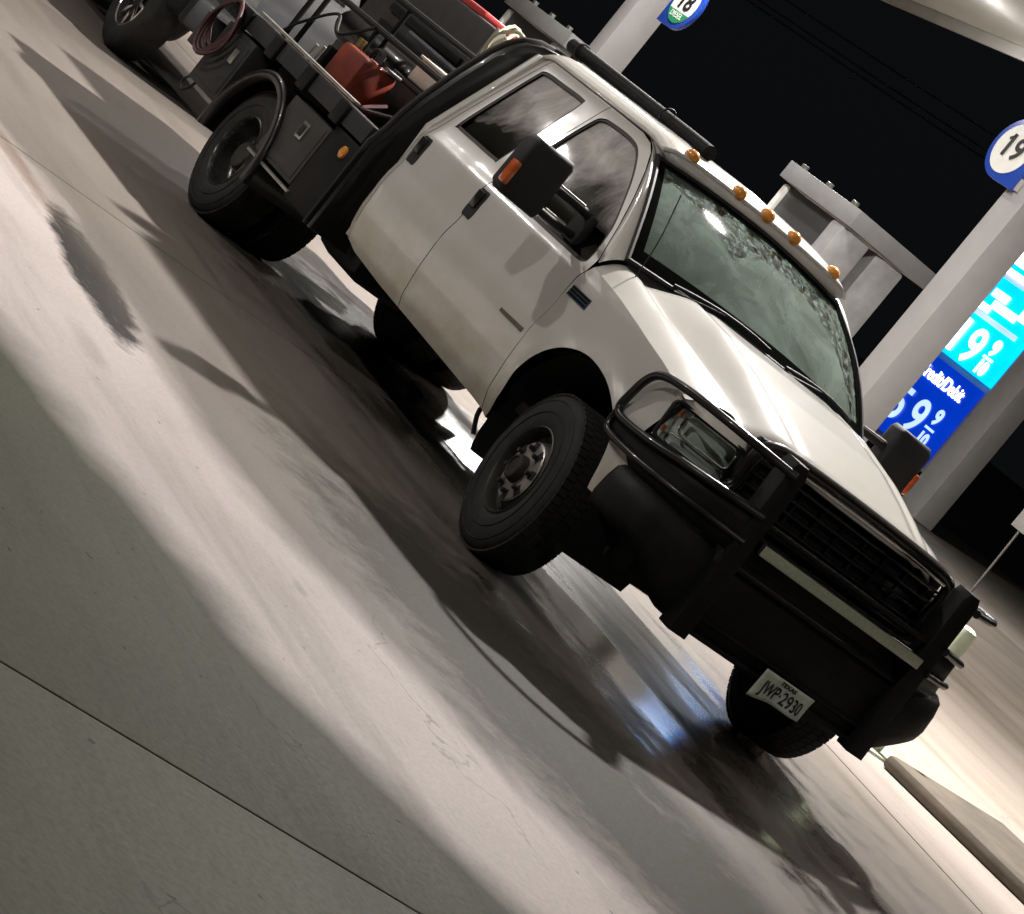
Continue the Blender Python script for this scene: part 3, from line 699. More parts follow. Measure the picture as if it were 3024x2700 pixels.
# black band printed round the edge of the glass
bm = bmesh.new()
for seq in ([ws(0.012, j/40) for j in range(41)], [ws(.985, j/40) for j in range(41)], [ws(i/23, .004) for i in range(24)], [ws(i/23, .996) for i in range(24)]):
    add_tube(bm, [(p[0]+.004, p[1], p[2]+.004) for p in seq], .013, 6)
bm_obj('windshield_seal', bm, PLAST, truck)
for sgn in (1, -1):
    E1 = [(-.62, 1.262), (-.645, 1.283), (-.80, 1.444), (-.95, 1.584), (-1.10, 1.707), (-1.22, 1.789), (-1.30, 1.822), (-1.36, 1.838)]
    E1 = [(p.x, p.y) for p in catmull([(a, b, 0) for a, b in E1], 5)]
    def pil(u, v, sgn=sgn):
        k = u*(len(E1)-1); i = min(int(k), len(E1)-2); f = k-i
        x = E1[i][0]*(1-f)+E1[i+1][0]*f; z = E1[i][1]*(1-f)+E1[i+1][1]*f
        a = Vector((x, -sgn*HW(x, z), z)); q = Vector(ws(min(u*1.03, 1), 0.0 if sgn == 1 else 1.0))
        p = a.lerp(q, v); b_ = .016*math.sin(math.pi*v)
        return (p.x+b_*.6, p.y-sgn*b_*.7, p.z+b_*.4)
    grid_obj('windshield_pillar', pil, 30, 8, PAINT, truck, 0, flip=(sgn == -1))
def roof(u, v):
    s = (v-.5)*2; a = abs(s)
    xf = -1.175-.05*a**3-.09*sstep(.9, 1.0, a); xr = -2.70
    x = xf+(xr-xf)*u
    yy = [0, .30, .45, .55, .605, .640, .662, .669]; zz = [1.928, 1.920, 1.912, 1.900, 1.888, 1.868, 1.848, 1.838]
    ap = a*.669 if a < .66 else None
    t_ = a*7; i = min(int(t_), 6); f = t_-i
    y = yy[i]*(1-f)+yy[i+1]*f; z = zz[i]*(1-f)+zz[i+1]*f
    drop = max(0, (x-(-1.44))/.27); z -= .058*drop**2.2*(1-.35*a)
    dr = max(0, (-2.50-x)/.2); z -= .05*dr**2; y -= .012*dr**2
    return (x, math.copysign(y, s), z)
grid_obj('roof', roof, 60, 57, PAINT, truck, .015)
def header(u, v):
    t_ = Vector(ws(1.0, v)); q = Vector(roof(0, v)); p = q.lerp(t_+Vector((.012, 0, -.004)), u); p.x += .008*math.sin(math.pi*u); return tuple(p)
grid_obj('roof_header', header, 6, 57, PAINT, truck, 0)
for k, (y, x, z) in enumerate(((-.516, -1.212, 1.884), (-.20, -1.195, 1.894), (0, -1.19, 1.896), (.20, -1.195, 1.894), (.516, -1.212, 1.884))):
    bm = bmesh.new(); bmesh.ops.create_uvsphere(bm, u_segments=20, v_segments=12, radius=1, matrix=Matrix.Translation((x, y, z)) @ Matrix.Rotation(R(-12), 4, 'Y') @ Matrix.Diagonal((.048, .036, .036, 1)))
    o = bm_obj('cab_marker_light', bm, AMBER, truck)
# cab back wall, floor, interior
prism('cab_back', [(-.9, .52), (.9, .52), (.93, 1.2), (.68, 1.82), (.45, 1.88), (-.45, 1.88), (-.68, 1.82), (-.93, 1.2)], 'X', -2.69, -2.63, PAINT, truck, .01)
box('cab_floor', (-1.4, 0, .56), (2.4, 1.72, .06), DARK, truck)
box('firewall', (-.42, 0, .90), (.06, 1.6, .7), DARK, truck)
box('dashboard', (-.72, 0, 1.20), (.5, 1.6, .26), DASH, truck, .08)
for y in (-.42, .42):
    s = box('seat', (-1.55, y, .98), (.5, .56, .18), SEAT, truck, .06)
    box('seat_back', (-1.80, y, 1.28), (.16, .54, .62), SEAT, s, .06, ry=R(-12)); box('head_rest', (-1.89, y, 1.62), (.10, .28, .18), SEAT, s, .04)
box('rear_bench', (-2.38, 0, 1.08), (.3, 1.5, .5), SEAT, truck, .06)
sw = [(-.98+.06*math.sin(a)*.5, .42+.19*math.cos(a), 1.30+.18*math.sin(a)) for a in [2*math.pi*k/28 for k in range(28)]]
tube('steering_wheel', sw, .014, DASH, truck, 8, True)
box('rear_view_mirror', (-1.06, 0, 1.70), (.03, .24, .07), PLAST, truck, .012)
# wipers
for y0, y1 in ((-.60, -.02), (.10, .66)):
    def wp(y, u): 
        v = y/(2*(.835+(.655-.835)*u))+.5; p = ws(u, v); return (p[0]+.018, p[1], p[2]+.018)
    wa = tube('wiper', [wp(y0, -.02), wp(y0+.2, .03), wp((y0+y1)/2, .05)], .007, PLAST, truck, 6)
    tube('wiper_blade', [wp(y0+(y1-y0)*k/6, .02+.045*math.sin(math.pi*k/6*.8)) for k in range(7)], .009, PLAST, wa, 6)
tube('radio_antenna', catmull([(-.50, -.80, 1.30), (-.52, -.81, 1.5), (-.60, -.82, 1.72)], 5), .003, PLAST, truck, 6)

# tow mirrors
for sgn in (1, -1):
    Y = lambda y: -sgn*y
    arm = tube('mirror_arm', catmull([(-.93, Y(.90), 1.385), (-.90, Y(1.03), 1.395), (-.88, Y(1.20), 1.395)], 5), .022, PLAST, truck, 10)
    tube('lower_strut', catmull([(-.93, Y(.92), 1.275), (-.90, Y(1.03), 1.27), (-.88, Y(1.20), 1.275)], 5), .020, PLAST, arm, 10)
    box('mount', (-.95, Y(.905), 1.32), (.14, .05, .16), PLAST, arm, .015)
    tube('strut_edge', [(-.872, Y(1.02), 1.294), (-.862, Y(1.16), 1.298)], .006, SILVER, arm, 6)
    tube('strut_edge', [(-.872, Y(1.0), 1.414), (-.862, Y(1.17), 1.419)], .006, SILVER, arm, 6)
    out = [(1.175, 1.255), (1.19, 1.225), (1.40, 1.232), (1.425, 1.26), (1.42, 1.49), (1.395, 1.525), (1.19, 1.528), (1.172, 1.50)]
    prism('mirror_head', [(Y(a), z) for a, z in out], 'X', -.955, -.835, PLAST, truck, .022, 60)
    mg = box('mirror_glass', (-.957, Y(1.30), 1.38), (.006, .20, .25), CHROME, truck, .002)
    al = box('mirror_marker', (-.855, Y(1.420), 1.33), (.06, .034, .12), ORANGE, truck, .012)

# headlights
for sgn in (1, -1):
    Y = lambda y: -sgn*y
    def hx(y): return .715-.165*((y-.60)/.36)**2 if y > .6 else .715
    def surf(y, z, o=0): return (hx(y)-.03*(z-.98)/.1*.3+o, Y(y), z)
    n = 18
    V = []; F = []
    for o, ys, z0, z1 in ((-.07, (.62, .945), .895, 1.07),):
        for i in range(n+1):
            y = ys[0]+(ys[1]-ys[0])*i/n; V += [surf(y, z0, o), surf(y, z1-.012*(i/n)**2, o)]
        F += [(2*i, 2*i+2, 2*i+3, 2*i+1) for i in range(n)]
    hl = mesh_obj('headlight', V, F, mat('headlight_reflector', (.88, .93, .90), .4, .1, 0, .15, 14), truck, True)
    # chrome surround
    def loop(y0, y1, z0, z1, r, o):
        pts = []
        for cx, cz, a0 in ((y1-r, z1-r, 0), (y0+r, z1-r, 90), (y0+r, z0+r, 180), (y1-r, z0+r, 270)):
            for k in range(5): a = R(a0+90*k/4); pts.append(surf(cx+r*math.cos(a), cz+r*math.sin(a), o))
        return pts
    tube('bezel', loop(.622, .948, .895, 1.072, .025, -.008), .010, PLAST, hl, 8, True)
    tube('lamp_rim', loop(.645, .885, .962, 1.058, .03, -.018), .007, CHROME, hl, 8, True)
    tube('lamp_rim', loop(.645, .905, .905, .952, .015, -.018), .006, CHROME, hl, 8, True)
    V = []; F = []
    for i in range(n+1):
        y = .625+(.945-.625)*i/n; V += [surf(y, .898, -.004), surf(y, 1.068-.010*(i/n)**2, -.004)]
    F = [(2*i, 2*i+2, 2*i+3, 2*i+1) for i in range(n)]
    mesh_obj('lens', V, [f[::-1] for f in F] if sgn == 1 else F, LENS, hl, True)
    for y0, z0, s in ((.905, 1.035, .036), (.925, .945, .030)):
        bm = bmesh.new(); add_box(bm, surf(y0, z0, -.022), (.012, .026, s), rz=sgn*R(25), bev=.004); bm_obj('amber_reflector', bm, ORANGE, hl)
    for q in range(0):   # fluting of the reflector bowl
        y = .67+.032*q; tube('reflector_flute', [surf(y, .972, -.055), surf(y, 1.048, -.055)], .006, CHROME, hl, 6)
    # nose corner between lamp and fender, grille end cap
    def cap(u, v, Y=Y):
        y = .63+(.955-.63)*u; x = hx(y)-.012
        zt = zs(min(x, .62))+.035*(1-u)+.02; return (x-.05*v, Y(y), 1.072+(zt-1.072)*v)
    grid_obj('nose_strip', cap, 14, 5, PAINT, truck, 0, flip=(sgn == 1))
    def cheek(u, v, Y=Y):
        y = .60+(.95-.60)*u; return (hx(y)-.01-.02*v, Y(y), .70+(.893-.70)*v)
    grid_obj('valance', cheek, 12, 5, DARK, truck, 0, flip=(sgn == -1))

# grille
gr = prism('grille', [(-.60, .80), (.60, .80), (.63, .95), (.635, 1.12), (.60, 1.165), (.45, 1.18), (-.45, 1.18), (-.60, 1.165), (-.635, 1.12), (-.63, .95)], 'X', .66, .70, DARK, truck, .01)
fr = [(.76, y, z) for y, z in ((-.59, .82), (.59, .82), (.625, .95), (.625, 1.10), (.585, 1.155), (.45, 1.172), (0, 1.178), (-.45, 1.172), (-.585, 1.155), (-.625, 1.10), (-.625, .95))]
tube('grille_surround', [tuple(p) for p in catmull(fr, 4, True)], .030, GRILL, gr, 10, True)
tube('grille_chrome_edge', catmull([(.792, -.56, 1.135), (.80, -.3, 1.146), (.80, 0, 1.148), (.80, .3, 1.146), (.792, .56, 1.135)], 6), .007, CHROME, gr, 8)
for k in range(5): box('grille_bar', (.735, 0, .87+.055*k), (.05, 1.18, .014), GRILL, gr, .004)
for k in range(9): box('grille_rib', (.715, -.56+.14*k, .98), (.03, .012, .30), GRILL, gr, .003)
for y in (-.42, -.36, .36, .42): box('grille_light', (.748, y, .985), (.02, .045, .05), LENS, gr, .006)

# bumper and guard
path = [(.64, -.985), (.74, -.985), (.84, -.955), (.925, -.87), (.975, -.72), (.995, -.5), (1.0, -.2), (1.0, .2), (.995, .5), (.975, .72), (.925, .87), (.84, .955), (.74, .985), (.64, .985)]
path = catmull([(a-.05, b_, 0) for a, b_ in path], 5)
sec = [(-.05, .365), (.005, .372), (.028, .40), (.036, .47), (.030, .60), (.016, .70), (-.01, .735), (-.10, .742)]
V = []; F = []; ns = len(sec)
for i, p in enumerate(path):
    d = (path[min(i+1, len(path)-1)]-path[max(i-1, 0)]).normalized(); n = Vector((d.y, -d.x, 0))
    tp = sstep(.60, .97, abs(p.y))
    for o, z in sec: q = p+n*o; V.append((q.x, q.y, z+(.742-z)*.42*tp))
for i in range(len(path)-1):
    for j in range(ns-1): F.append((i*ns+j, (i+1)*ns+j, (i+1)*ns+j+1, i*ns+j+1))
bump = mesh_obj('bumper', V, F, BLACKM, truck, True)
so = bump.modifiers.new('s', 'SOLIDIFY'); so.thickness = .008
box('bumper_step', (.985, 0, .565), (.012, 1.05, .21), BLACKM, bump, .004)
guard = prism('guard_upright', [(-.050, .35), (.050, .35), (.050, 1.15), (.030, 1.19), (-.030, 1.19), (-.050, 1.15)], 'X', .945, 1.045, BLACKM, truck, .008)
for v in guard.data.vertices: v.co.x -= .05*(v.co.z-.4)/.8
guard.location = (.0, -.580, 0)
g2 = guard.copy(); C.objects.link(g2); g2.parent = truck; g2.location = (.0, .560, 0)
for z, r_ in ((.915, .013), (.700, .012), (.455, .012), (.385, .012)):
    tube('guard_crossbar', [(.99, -.55, z), (.99, .53, z)], r_, BLACKM, truck, 12)
bm = bmesh.new()
for sgn in (1, -1):
    Y = lambda y: -sgn*y
    hp = [(1.02, Y(.60), 1.135), (.93, Y(.78), 1.138), (.78, Y(.90), 1.136), (.60, Y(.965), 1.128), (.44, Y(.995), 1.105), (.365, Y(1.0), 1.05), (.335, Y(1.0), .95), (.335, Y(1.0), .885), (.40, Y(.995), .862), (.60, Y(.97), .872), (.78, Y(.905), .895), (.93, Y(.79), .915), (1.02, Y(.60), .93)]
    tube('guard_hoop', catmull(hp, 5), .019, BLACK, truck, 10)
    lp = [(.34, Y(1.002), .88), (.345, Y(1.003), .82), (.39, Y(1.003), .785), (.58, Y(.985), .782), (.78, Y(.925), .79), (.93, Y(.80), .80), (1.02, Y(.60), .805)]
    tube('guard_rail', catmull(lp, 5), .016, BLACK, truck, 10)
    # black infill sheet between hoop and bumper
    top = catmull(hp[7:], 5); bot = catmull(lp, 5)
    def inf(u, v, top=top, bot=bot):
        a = top[min(int(u*(len(top)-1)+.5), len(top)-1)]; b_ = bot[min(int(u*(len(bot)-1)+.5), len(bot)-1)]
        b_ = Vector((b_.x, b_.y, .735 if b_.x > .6 else b_.z)); p = a.lerp(b_, v); p.x -= .012; p.y *= .992; return tuple(p)
    grid_obj('guard_infill', inf, 24, 4, BLACKM, truck, .003)
box('front_crossmember', (.50, 0, .46), (.40, 1.45, .20), DARK, truck, .03)
for y in (-.62, .62): tube('shock_absorber', [(.12, y, .34), (.16, y*.85, .72)], .035, DARK, truck, 10)
# led strip in the guard
lb = box('light_bar', (1.005, .012, .824), (.05, 1.04, .052), PLAST, truck, .006)
box('light_bar_lens', (1.032, .012, .824), (.008, 1.03, .048), LED, lb, .003)
box('added_gap_sheet', (.925, 0, .775), (.02, 1.12, .16), BLACKM, truck, .004)  # dark sheet added to close the shaded gap below the light bar
# number plate, bent
def plate(u, v):
    y = -.115+.305*u; z = .335+.115*v; bend = .012*math.sin(3*u*math.pi+.6)*(1-v)+.02*(1-v)**2*math.sin(u*2.2)
    return (1.045+.012*v+bend, y, z - .012*(1-u)**3*(1-v)*2)
pl = grid_obj('number_plate', plate, 18, 8, PLATEW, truck, .002)
def onp(y, z): u = (y+.115)/.305; v = (z-.335)/.115; return plate(min(max(u, 0), 1), min(max(v, 0), 1))[0]
PK = mat('plate_black', (.03, .035, .03), .5)
for body, size, cy, cz, nm in (('JWP\u00b72930', .082, .038, .379, 'plate_number'), ('TEXAS', .026, .038, .432, 'plate_heading')):
    o = text_obj(nm, body, size, PK, face_m((0, cy, cz), (0, 1, 0), (0, 0, 1)), pl, .0005, xs=.72 if size > .05 else 1.2, bold=.0012)
    for v in o.data.vertices: v.co.x = onp(v.co.y, v.co.z)+.0035

# wheels
def wheel_meshes():
    t = [(.205, -.105), (.225, -.118), (.262, -.126), (.31, -.128), (.352, -.118), (.376, -.104), (.386, -.085), (.390, -.05), (.391, 0), (.390, .05), (.386, .085), (.376, .104), (.352, .118), (.31, .128), (.262, .126), (.225, .118), (.205, .105)]
    return t
def tyre(name, parent, M, sgn):
    o = lathe(name, wheel_meshes(), RUBBER, parent, 64)
    bm = bmesh.new()
    for k in range(64):      # tread blocks
        a = 2*math.pi*k/64
        for row, y in enumerate((-.077, -.027, .027, .077)):
            aa = a+(row % 2)*math.pi/64
            add_box(bm, (math.cos(aa)*.3885, y, math.sin(aa)*.3885), (.010, .046, .032), ry=-aa)
    tr = bm_obj('tread', bm, RUBBER, o, False); tr['kind'] = 'stuff'
    for r_, y in ((.285, .1285), (.345, .1205)):
        for s in (1, -1): tube('sidewall_rib', [(r_*math.cos(2*math.pi*k/40), s*y, r_*math.sin(2*math.pi*k/40)) for k in range(40)], .003, RUBBER, o, 6, True)
    o.matrix_basis = M
    return o
# front wheels: flat-faced steel disc with aluminium centre; built with outer face at -y
def front_wheel(sgn, steer):
    M = Matrix.Translation((0 if sgn == 1 else .07, -sgn*(.845 if sgn == 1 else .885), .392)) @ Matrix.Rotation(steer, 4, 'Z') @ (Matrix.Identity(4) if sgn == 1 else Matrix.Rotation(math.pi, 4, 'Z'))
    wl = tyre('front_wheel', truck, M, sgn)
    lathe('rim', [(.210, -.112), (.218, -.118), (.212, -.122), (.204, -.112), (.200, -.075), (.196, -.062), (.176, -.058), (.160, -.072), (.150, -.090), (.142, -.094)], STEELW, wl, 48)
    hub = lathe('hub_plate', [(.142, -.094), (.146, -.100), (.138, -.106), (.10, -.107), (.088, -.112), (.084, -.112), (.066, -.112)], HUBM, wl, 48)
    lathe('hub', [(.066, -.112), (.062, -.140), (.056, -.150), (.046, -.153), (.042, -.146), (0, -.146)], STEELW, wl, 32)
    for k in range(8):
        a = 2*math.pi*k/8+.2
        bm = bmesh.new(); bmesh.ops.create_cone(bm, cap_ends=True, segments=6, radius1=.013, radius2=.010, depth=.03, matrix=Matrix.Translation((.108*math.cos(a), -.120, .108*math.sin(a))) @ Matrix.Rotation(R(90), 4, 'X'))
        bm_obj('lug_nut', bm, STEELW, wl)
        bm = bmesh.new(); add_box(bm, (.118*math.cos(a), -.1068, .118*math.sin(a)), (.046, .004, .040), ry=-a, bev=.0)
        bm_obj('lug_pocket', bm, DARK, wl, False)
    for k in range(8):
        a = 2*math.pi*(k+.5)/8+.2
        bm = bmesh.new(); bmesh.ops.create_uvsphere(bm, u_segments=12, v_segments=6, radius=1, matrix=Matrix.Translation((.178*math.cos(a), -.062, .178*math.sin(a))) @ Matrix.Rotation(-a, 4, 'Y') @ Matrix.Diagonal((.014, .008, .030, 1))); bm_obj('hand_hole', bm, DARK, wl)
    return wl
STEER = R(-8)
front_wheel(1, STEER); front_wheel(-1, STEER)
RX = -4.14
def rear_wheel(sgn):
    M = Matrix.Translation((RX, -sgn*.865, .392)) @ (Matrix.Identity(4) if sgn == 1 else Matrix.Rotation(math.pi, 4, 'Z'))
    wl = tyre('rear_wheel', truck, M, sgn)
    lathe('rim', [(.210, -.112), (.220, -.119), (.213, -.123), (.204, -.112), (.198, -.08), (.194, -.01), (.178, .012), (.155, .020), (.12, .022), (.09, .020)], mat('dark_dish_rim', (.09, .09, .088), .28, .75, .3, .4, 8), wl, 48)
    lathe('hub', [(.09, .020), (.085, -.06), (.075, -.075), (.05, -.08), (0, -.08)], STEELW, wl, 32)
    for k in range(8):
        a = 2*math.pi*k/8
        bm = bmesh.new(); bmesh.ops.create_cone(bm, cap_ends=True, segments=6, radius1=.013, radius2=.010, depth=.04, matrix=Matrix.Translation((.128*math.cos(a), .005, .128*math.sin(a))) @ Matrix.Rotation(R(90), 4, 'X'))
        bm_obj('lug_nut', bm, HUBM, wl)
    wl2 = tyre('inner_rear_tyre', truck, Matrix.Translation((RX, -sgn*.565, .392)), sgn)
for s in (1, -1): rear_wheel(s)

# chassis
for y in (-.42, .42):
    box('frame_rail', (-2.35, y, .60), (6.3, .08, .16), DARK, truck)
tube('front_axle', [(0, -.74, .39), (0, .74, .39)], .05, DARK, truck, 12)
tube('rear_axle', [(RX, -.75, .39), (RX, .75, .39)], .06, DARK, truck, 12)
bm = bmesh.new(); bmesh.ops.create_uvsphere(bm, u_segments=16, v_segments=10, radius=.17, matrix=Matrix.Translation((RX, 0, .40))); bm_obj('differential', bm, DARK, truck)
tube('drive_shaft', [(RX, 0, .42), (-1.6, 0, .50)], .045, DARK, truck, 10)
box('engine_sump', (-.1, 0, .52), (.9, .5, .35), DARK, truck, .05)
box('fuel_tank', (-2.3, .45, .48), (1.2, .45, .28), DARK, truck, .05)
tube('exhaust_pipe', catmull([(-.9, -.35, .46), (-2.0, -.40, .44), (-3.2, -.45, .45)], 5), .04, STEELW, truck, 10)
for y in (-.55, .55):
    tube('leaf_spring', catmull([(.62, y, .48), (0, y, .36), (-.62, y, .48)], 6), .03, DARK, truck, 8)
    tube('leaf_spring', catmull([(RX+.65, y*.85, .52), (RX, y*.85, .38), (RX-.65, y*.85, .52)], 6), .035, DARK, truck, 8)
tube('sway_link', catmull([(-.66, -.86, .52), (-.68, -.88, .42), (-.66, -.84, .32)], 4), .012, DARK, truck, 8)
tube('tie_rod', [(.22, -.62, .36), (.22, .62, .36)], .016, DARK, truck, 8)
box('fuel_tank', (-2.95, -.52, .475), (.64, .50, .27), DARK, truck, .11)

# ---------------- flatbed
RK = [(1.015, .42), (1.015, .95), (.985, 1.06), (.972, 1.16), (.942, 1.28), (.872, 1.49), (.795, 1.68), (.745, 1.765), (.69, 1.825), (.60, 1.868), (.48, 1.888)]
rk = [(-a, z) for a, z in RK] + [(a, z) for a, z in RK[::-1]]
rack = prism('headache_rack', rk, 'X', -2.86, -2.80, BLACK, truck, .010)
tube('rack_edge', [(-2.88, a, z) for a, z in rk], .018, BEDST, rack, 8)
box('bed_deck', (-4.25, 0, .955), (2.75, 1.98, .05), mat('rusty_deck', (.030, .028, .026), .85, 0, 0, .4, 4, (.05, .04, .033), 0, .2), truck)
for sgn in (1, -1):
    y = -sgn*1.0
    box('bed_side_rail', (-4.26, y, .965), (2.72, .07, .11), BEDST, truck, .008)
    box('rail_cap', (-4.07, y-sgn*.012, 1.042), (1.62, .05, .016), SILVER, truck, .004)
    for k in range(4): box('stake_pocket', (-3.28-.56*k, y-sgn*.045, .955), (.13, .03, .13), BLACKM, truck, .006)
    box('front_skirt', (-3.055, y, .665), (.385, .06, .46), BLACKM, truck, .008)
    tb = box('tool_box', (-3.56, y*.93, .675), (.60, .20, .36), TBOX, truck, .008)
    box('tool_box_door', (-3.565, y-sgn*.03, .675), (.55, .012, .31), TBOX, tb, .006)
    lt = box('latch', (-3.50, y-sgn*.042, .745), (.09, .012, .10), SILVER, tb, .010)
    box('latch_recess', (-3.50, y-sgn*.050, .745), (.058, .006, .066), PLAST, tb, .004)
    tb = box('tool_box', (-4.90, y*.93, .69), (.50, .20, .40), BEDST, truck, .008)
    box('tool_box_door', (-4.90, y-sgn*.03, .69), (.44, .012, .33), BEDST, tb, .006)
    box('latch', (-4.78, y-sgn*.042, .755), (.07, .012, .09), SILVER, tb, .010)
    box('step_edge', (-3.55, y-sgn*.035, .468), (.70, .02, .018), SILVER, truck, .004)
    lamp = lathe('side_marker', [(0, -.022), (.02, -.020), (.034, -.012), (.036, 0)], AMBER, truck, 20, (-2.99, y-sgn*.031, .815), 'Y', rot=None if sgn == 1 else Matrix.Rotation(math.pi, 4, 'Z'))
    # rear fender: half-round flare
    V = []; F = []; n = 26
    for k in range(n+1):
        a = R(-8)+(R(188)+R(4))*k/n
        c, s = math.cos(a), math.sin(a)
        for rad, yy in ((.455, -sgn*.62), (.472, -sgn*1.02), (.480, -sgn*1.045), (.474, -sgn*1.062), (.425, -sgn*1.066), (.420, -sgn*1.02)):
            V.append((RX+.01+rad*c, yy, .392+rad*s))
    for k in range(n):
        for j in range(5): F.append((k*6+j, (k+1)*6+j, (k+1)*6+j+1, k*6+j+1))
    mesh_obj('rear_fender', V, F, BLACK, truck, True)
box('rear_bumper', (-5.62, 0, .72), (.10, 1.9, .22), BEDST, truck)
for y in (-.6, .6): box('bed_crossmember', (-4.25, y, .87), (2.7, .08, .12), DARK, truck)
for y_, z_ in ((-.60, 1.40), (-.52, 1.60), (.75, 1.45)):
    tube('bed_rack_rail', [(-2.9, y_, z_), (-5.45, y_, z_-.02)], .020, BLACKM, truck, 8)
for x_ in (-3.05, -4.45, -5.40):
    for y_, h_ in ((-.60, 1.40), (-.52, 1.60), (.75, 1.45)): tube('bed_rack_post', [(x_, y_, .96), (x_, y_, h_)], .018, BLACKM, truck, 8)
tube('air_line', catmull([(-4.45, -.62, 1.38), (-4.7, -.66, 1.22), (-4.95, -.62, 1.30), (-5.2, -.66, 1.12), (-5.4, -.62, 1.02)], 6), .010, PLAST, truck, 6)
tube('ground_cable', catmull([(-3.1, -.66, 1.05), (-3.25, -.80, 1.00), (-3.4, -.62, 1.12), (-3.6, -.80, 1.02), (-3.75, -.62, 1.10)], 6), .011, HOSE, truck, 6)
tube('headboard_foot', [(-2.83, -.9, .45), (-2.83, .9, .45)], .03, BLACKM, truck, 8)
tube('cable_loop', catmull([(-5.20, -.99, .50), (-5.22, -1.01, .44), (-5.16, -1.01, .40), (-5.08, -1.01, .44), (-5.08, -.99, .50)], 4), .008, PLAST, truck, 6)
adopt(truck)

# ---------------- load on the bed: each its own thing
pole = thing('lumber_tube', 'long black tube lying over the cab roof from the rack', 'tube', (-2.2, -.45, 1.95))
tube('tube', [(-2.92, -.42, 1.965), (-1.50, -.40, 1.955), (-1.30, -.395, 1.951)], .038, BLACKM, pole, 14)
for x in (-2.80, -1.75):
    tube('tie_strap', [(x+.0, -.42+.046*math.cos(a), 1.963+.046*math.sin(a)) for a in [2*math.pi*k/16 for k in range(16)]], .006, PLAST, pole, 6, True)
tube('bracket', [(-2.83, -.42, 1.88), (-2.83, -.42, 1.94)], .02, BLACKM, pole, 8)
adopt(pole)
can = thing('fuel_can', 'rusty red metal fuel can on the flatbed beside the rail', 'fuel can', (-4.12, -.70, .98))
bm = bmesh.new(); add_box(bm, (-4.07, -.70, 1.11), (.32, .25, .26), R(4), bev=.030); bm_obj('body', bm, RED, can)
tube('cap', [(-4.18, -.76, 1.245), (-4.18, -.76, 1.295)], .026, BRASS, can, 12)
tube('handle', catmull([(-4.12, -.70, 1.245), (-4.09, -.70, 1.30), (-3.99, -.70, 1.30), (-3.95, -.70, 1.245)], 5), .013, PLAST, can, 8)
box('latch_plate', (-3.93, -.62, 1.252), (.06, .10, .02), SILVER, can, .004)
adopt(can)
gc = thing('gas_cylinder', 'glossy black tank lying lengthwise on the bed behind the red can', 'tank', (-4.75, -.34, .98))
lathe('shell', [(0, -.62), (.05, -.615), (.085, -.59), (.105, -.54), (.105, .50), (.085, .56), (.04, .60), (0, .605)], BLACK, gc, 32, (-4.76, -.34, 1.275), 'X')
for x in (-5.05, -4.45): box('cradle', (x, -.34, 1.05), (.06, .30, .16), BLACKM, gc, .01)
adopt(gc)
bt = thing('job_box', 'low black job box on the bed carrying the beige box', 'box', (-3.7, -.28, .98))
box('body', (-3.62, -.25, 1.115), (1.20, .46, .27), BLACKM, bt, .01); box('lid', (-3.62, -.25, 1.262), (1.22, .48, .022), BEDST, bt, .006)
adopt(bt)
bb = thing('storage_box', 'small beige plastic box on the black job box', 'box', (-4.0, -.32, 1.274))
box('body', (-4.0, -.32, 1.345), (.36, .20, .14), BEIGE, bb, .012); box('lid', (-4.0, -.32, 1.422), (.38, .22, .018), BEIGE, bb, .006); adopt(bb)
for k, (x0, x1, y, z, r_, m_, lb_) in enumerate(((-5.0, -4.05, -.16, 1.462, .022, mat('dark_pipe', (.07, .07, .09), .35, .3), 'slim dark grey pipe lying above the black tank'), (-4.25, -3.75, -.10, 1.452, .018, BRASS, 'short yellowish pipe end beside the beige box'), (-3.98, -3.6, -.02, 1.45, .026, GREYC, 'short grey pipe end next to the rack'))):
    o = tube('pipe', [(x0, y, z), (x1, y, z)], r_, m_, None, 12); tag(o, lb_, 'pipe')
wm = thing('welding_machine', 'large dark grey welding machine with red cover at the bed centre', 'welder', (-5.2, .25, .98))
box('housing', (-5.30, .33, 1.40), (1.60, .66, .80), TBOX, wm, .02)
box('end_frame', (-4.495, .03, 1.46), (.03, .06, .70), SILVER, wm, .004)
box('louvre_frame', (-5.15, -.012, 1.52), (1.15, .03, .05), BLACKM, wm, .006)
box('louvre_frame', (-5.15, -.012, 1.40), (1.15, .03, .05), BLACKM, wm, .006)
box('cover', (-5.42, .33, 1.822), (1.25, .60, .045), REDP, wm, .012)
adopt(wm)
rp = thing('rope_coil', 'tan rope hanging in loops behind the cab', 'rope', (-4.3, .05, 1.8))
for k in range(5):
    pts = []
    for i in range(22):
        a = 2*math.pi*i/22; pts.append((-4.40+.05*k+.03*math.sin(3*a+k), .06+.10*math.cos(a)+.02*math.sin(2*a+k*1.7), 1.73+.13*math.sin(a)-.03*k+.015*math.cos(4*a+k)))
    tube('rope_loop', pts, .012, ROPE, rp, 7, True)
tube('rope_tail', catmull([(-4.4, -.02, 1.80), (-4.2, -.02, 1.86), (-4.0, .0, 1.80), (-3.8, .02, 1.70)], 6), .012, ROPE, rp, 7)
adopt(rp)
hs = thing('hose_coil', 'dark red hose looped over a hook on the bed side', 'hose', (-5.15, -1.04, .6))
for k in range(4):
    pts = []
    for i in range(26):
        a = 2*math.pi*i/26; pts.append((-5.13+.03*k+(.17+.01*k)*math.cos(a)+.02*math.sin(2*a+k), -1.06-.016*k, .86-.012*k+(.15+.012*k)*math.sin(a)+.015*math.cos(3*a+k)))
    tube('hose_loop', pts, .012, HOSE, hs, 7, True)
tube('hook', catmull([(-5.12, -1.0, .99), (-5.12, -1.10, 1.0), (-5.12, -1.12, 1.05)], 4), .010, BLACKM, hs, 7)
adopt(hs)
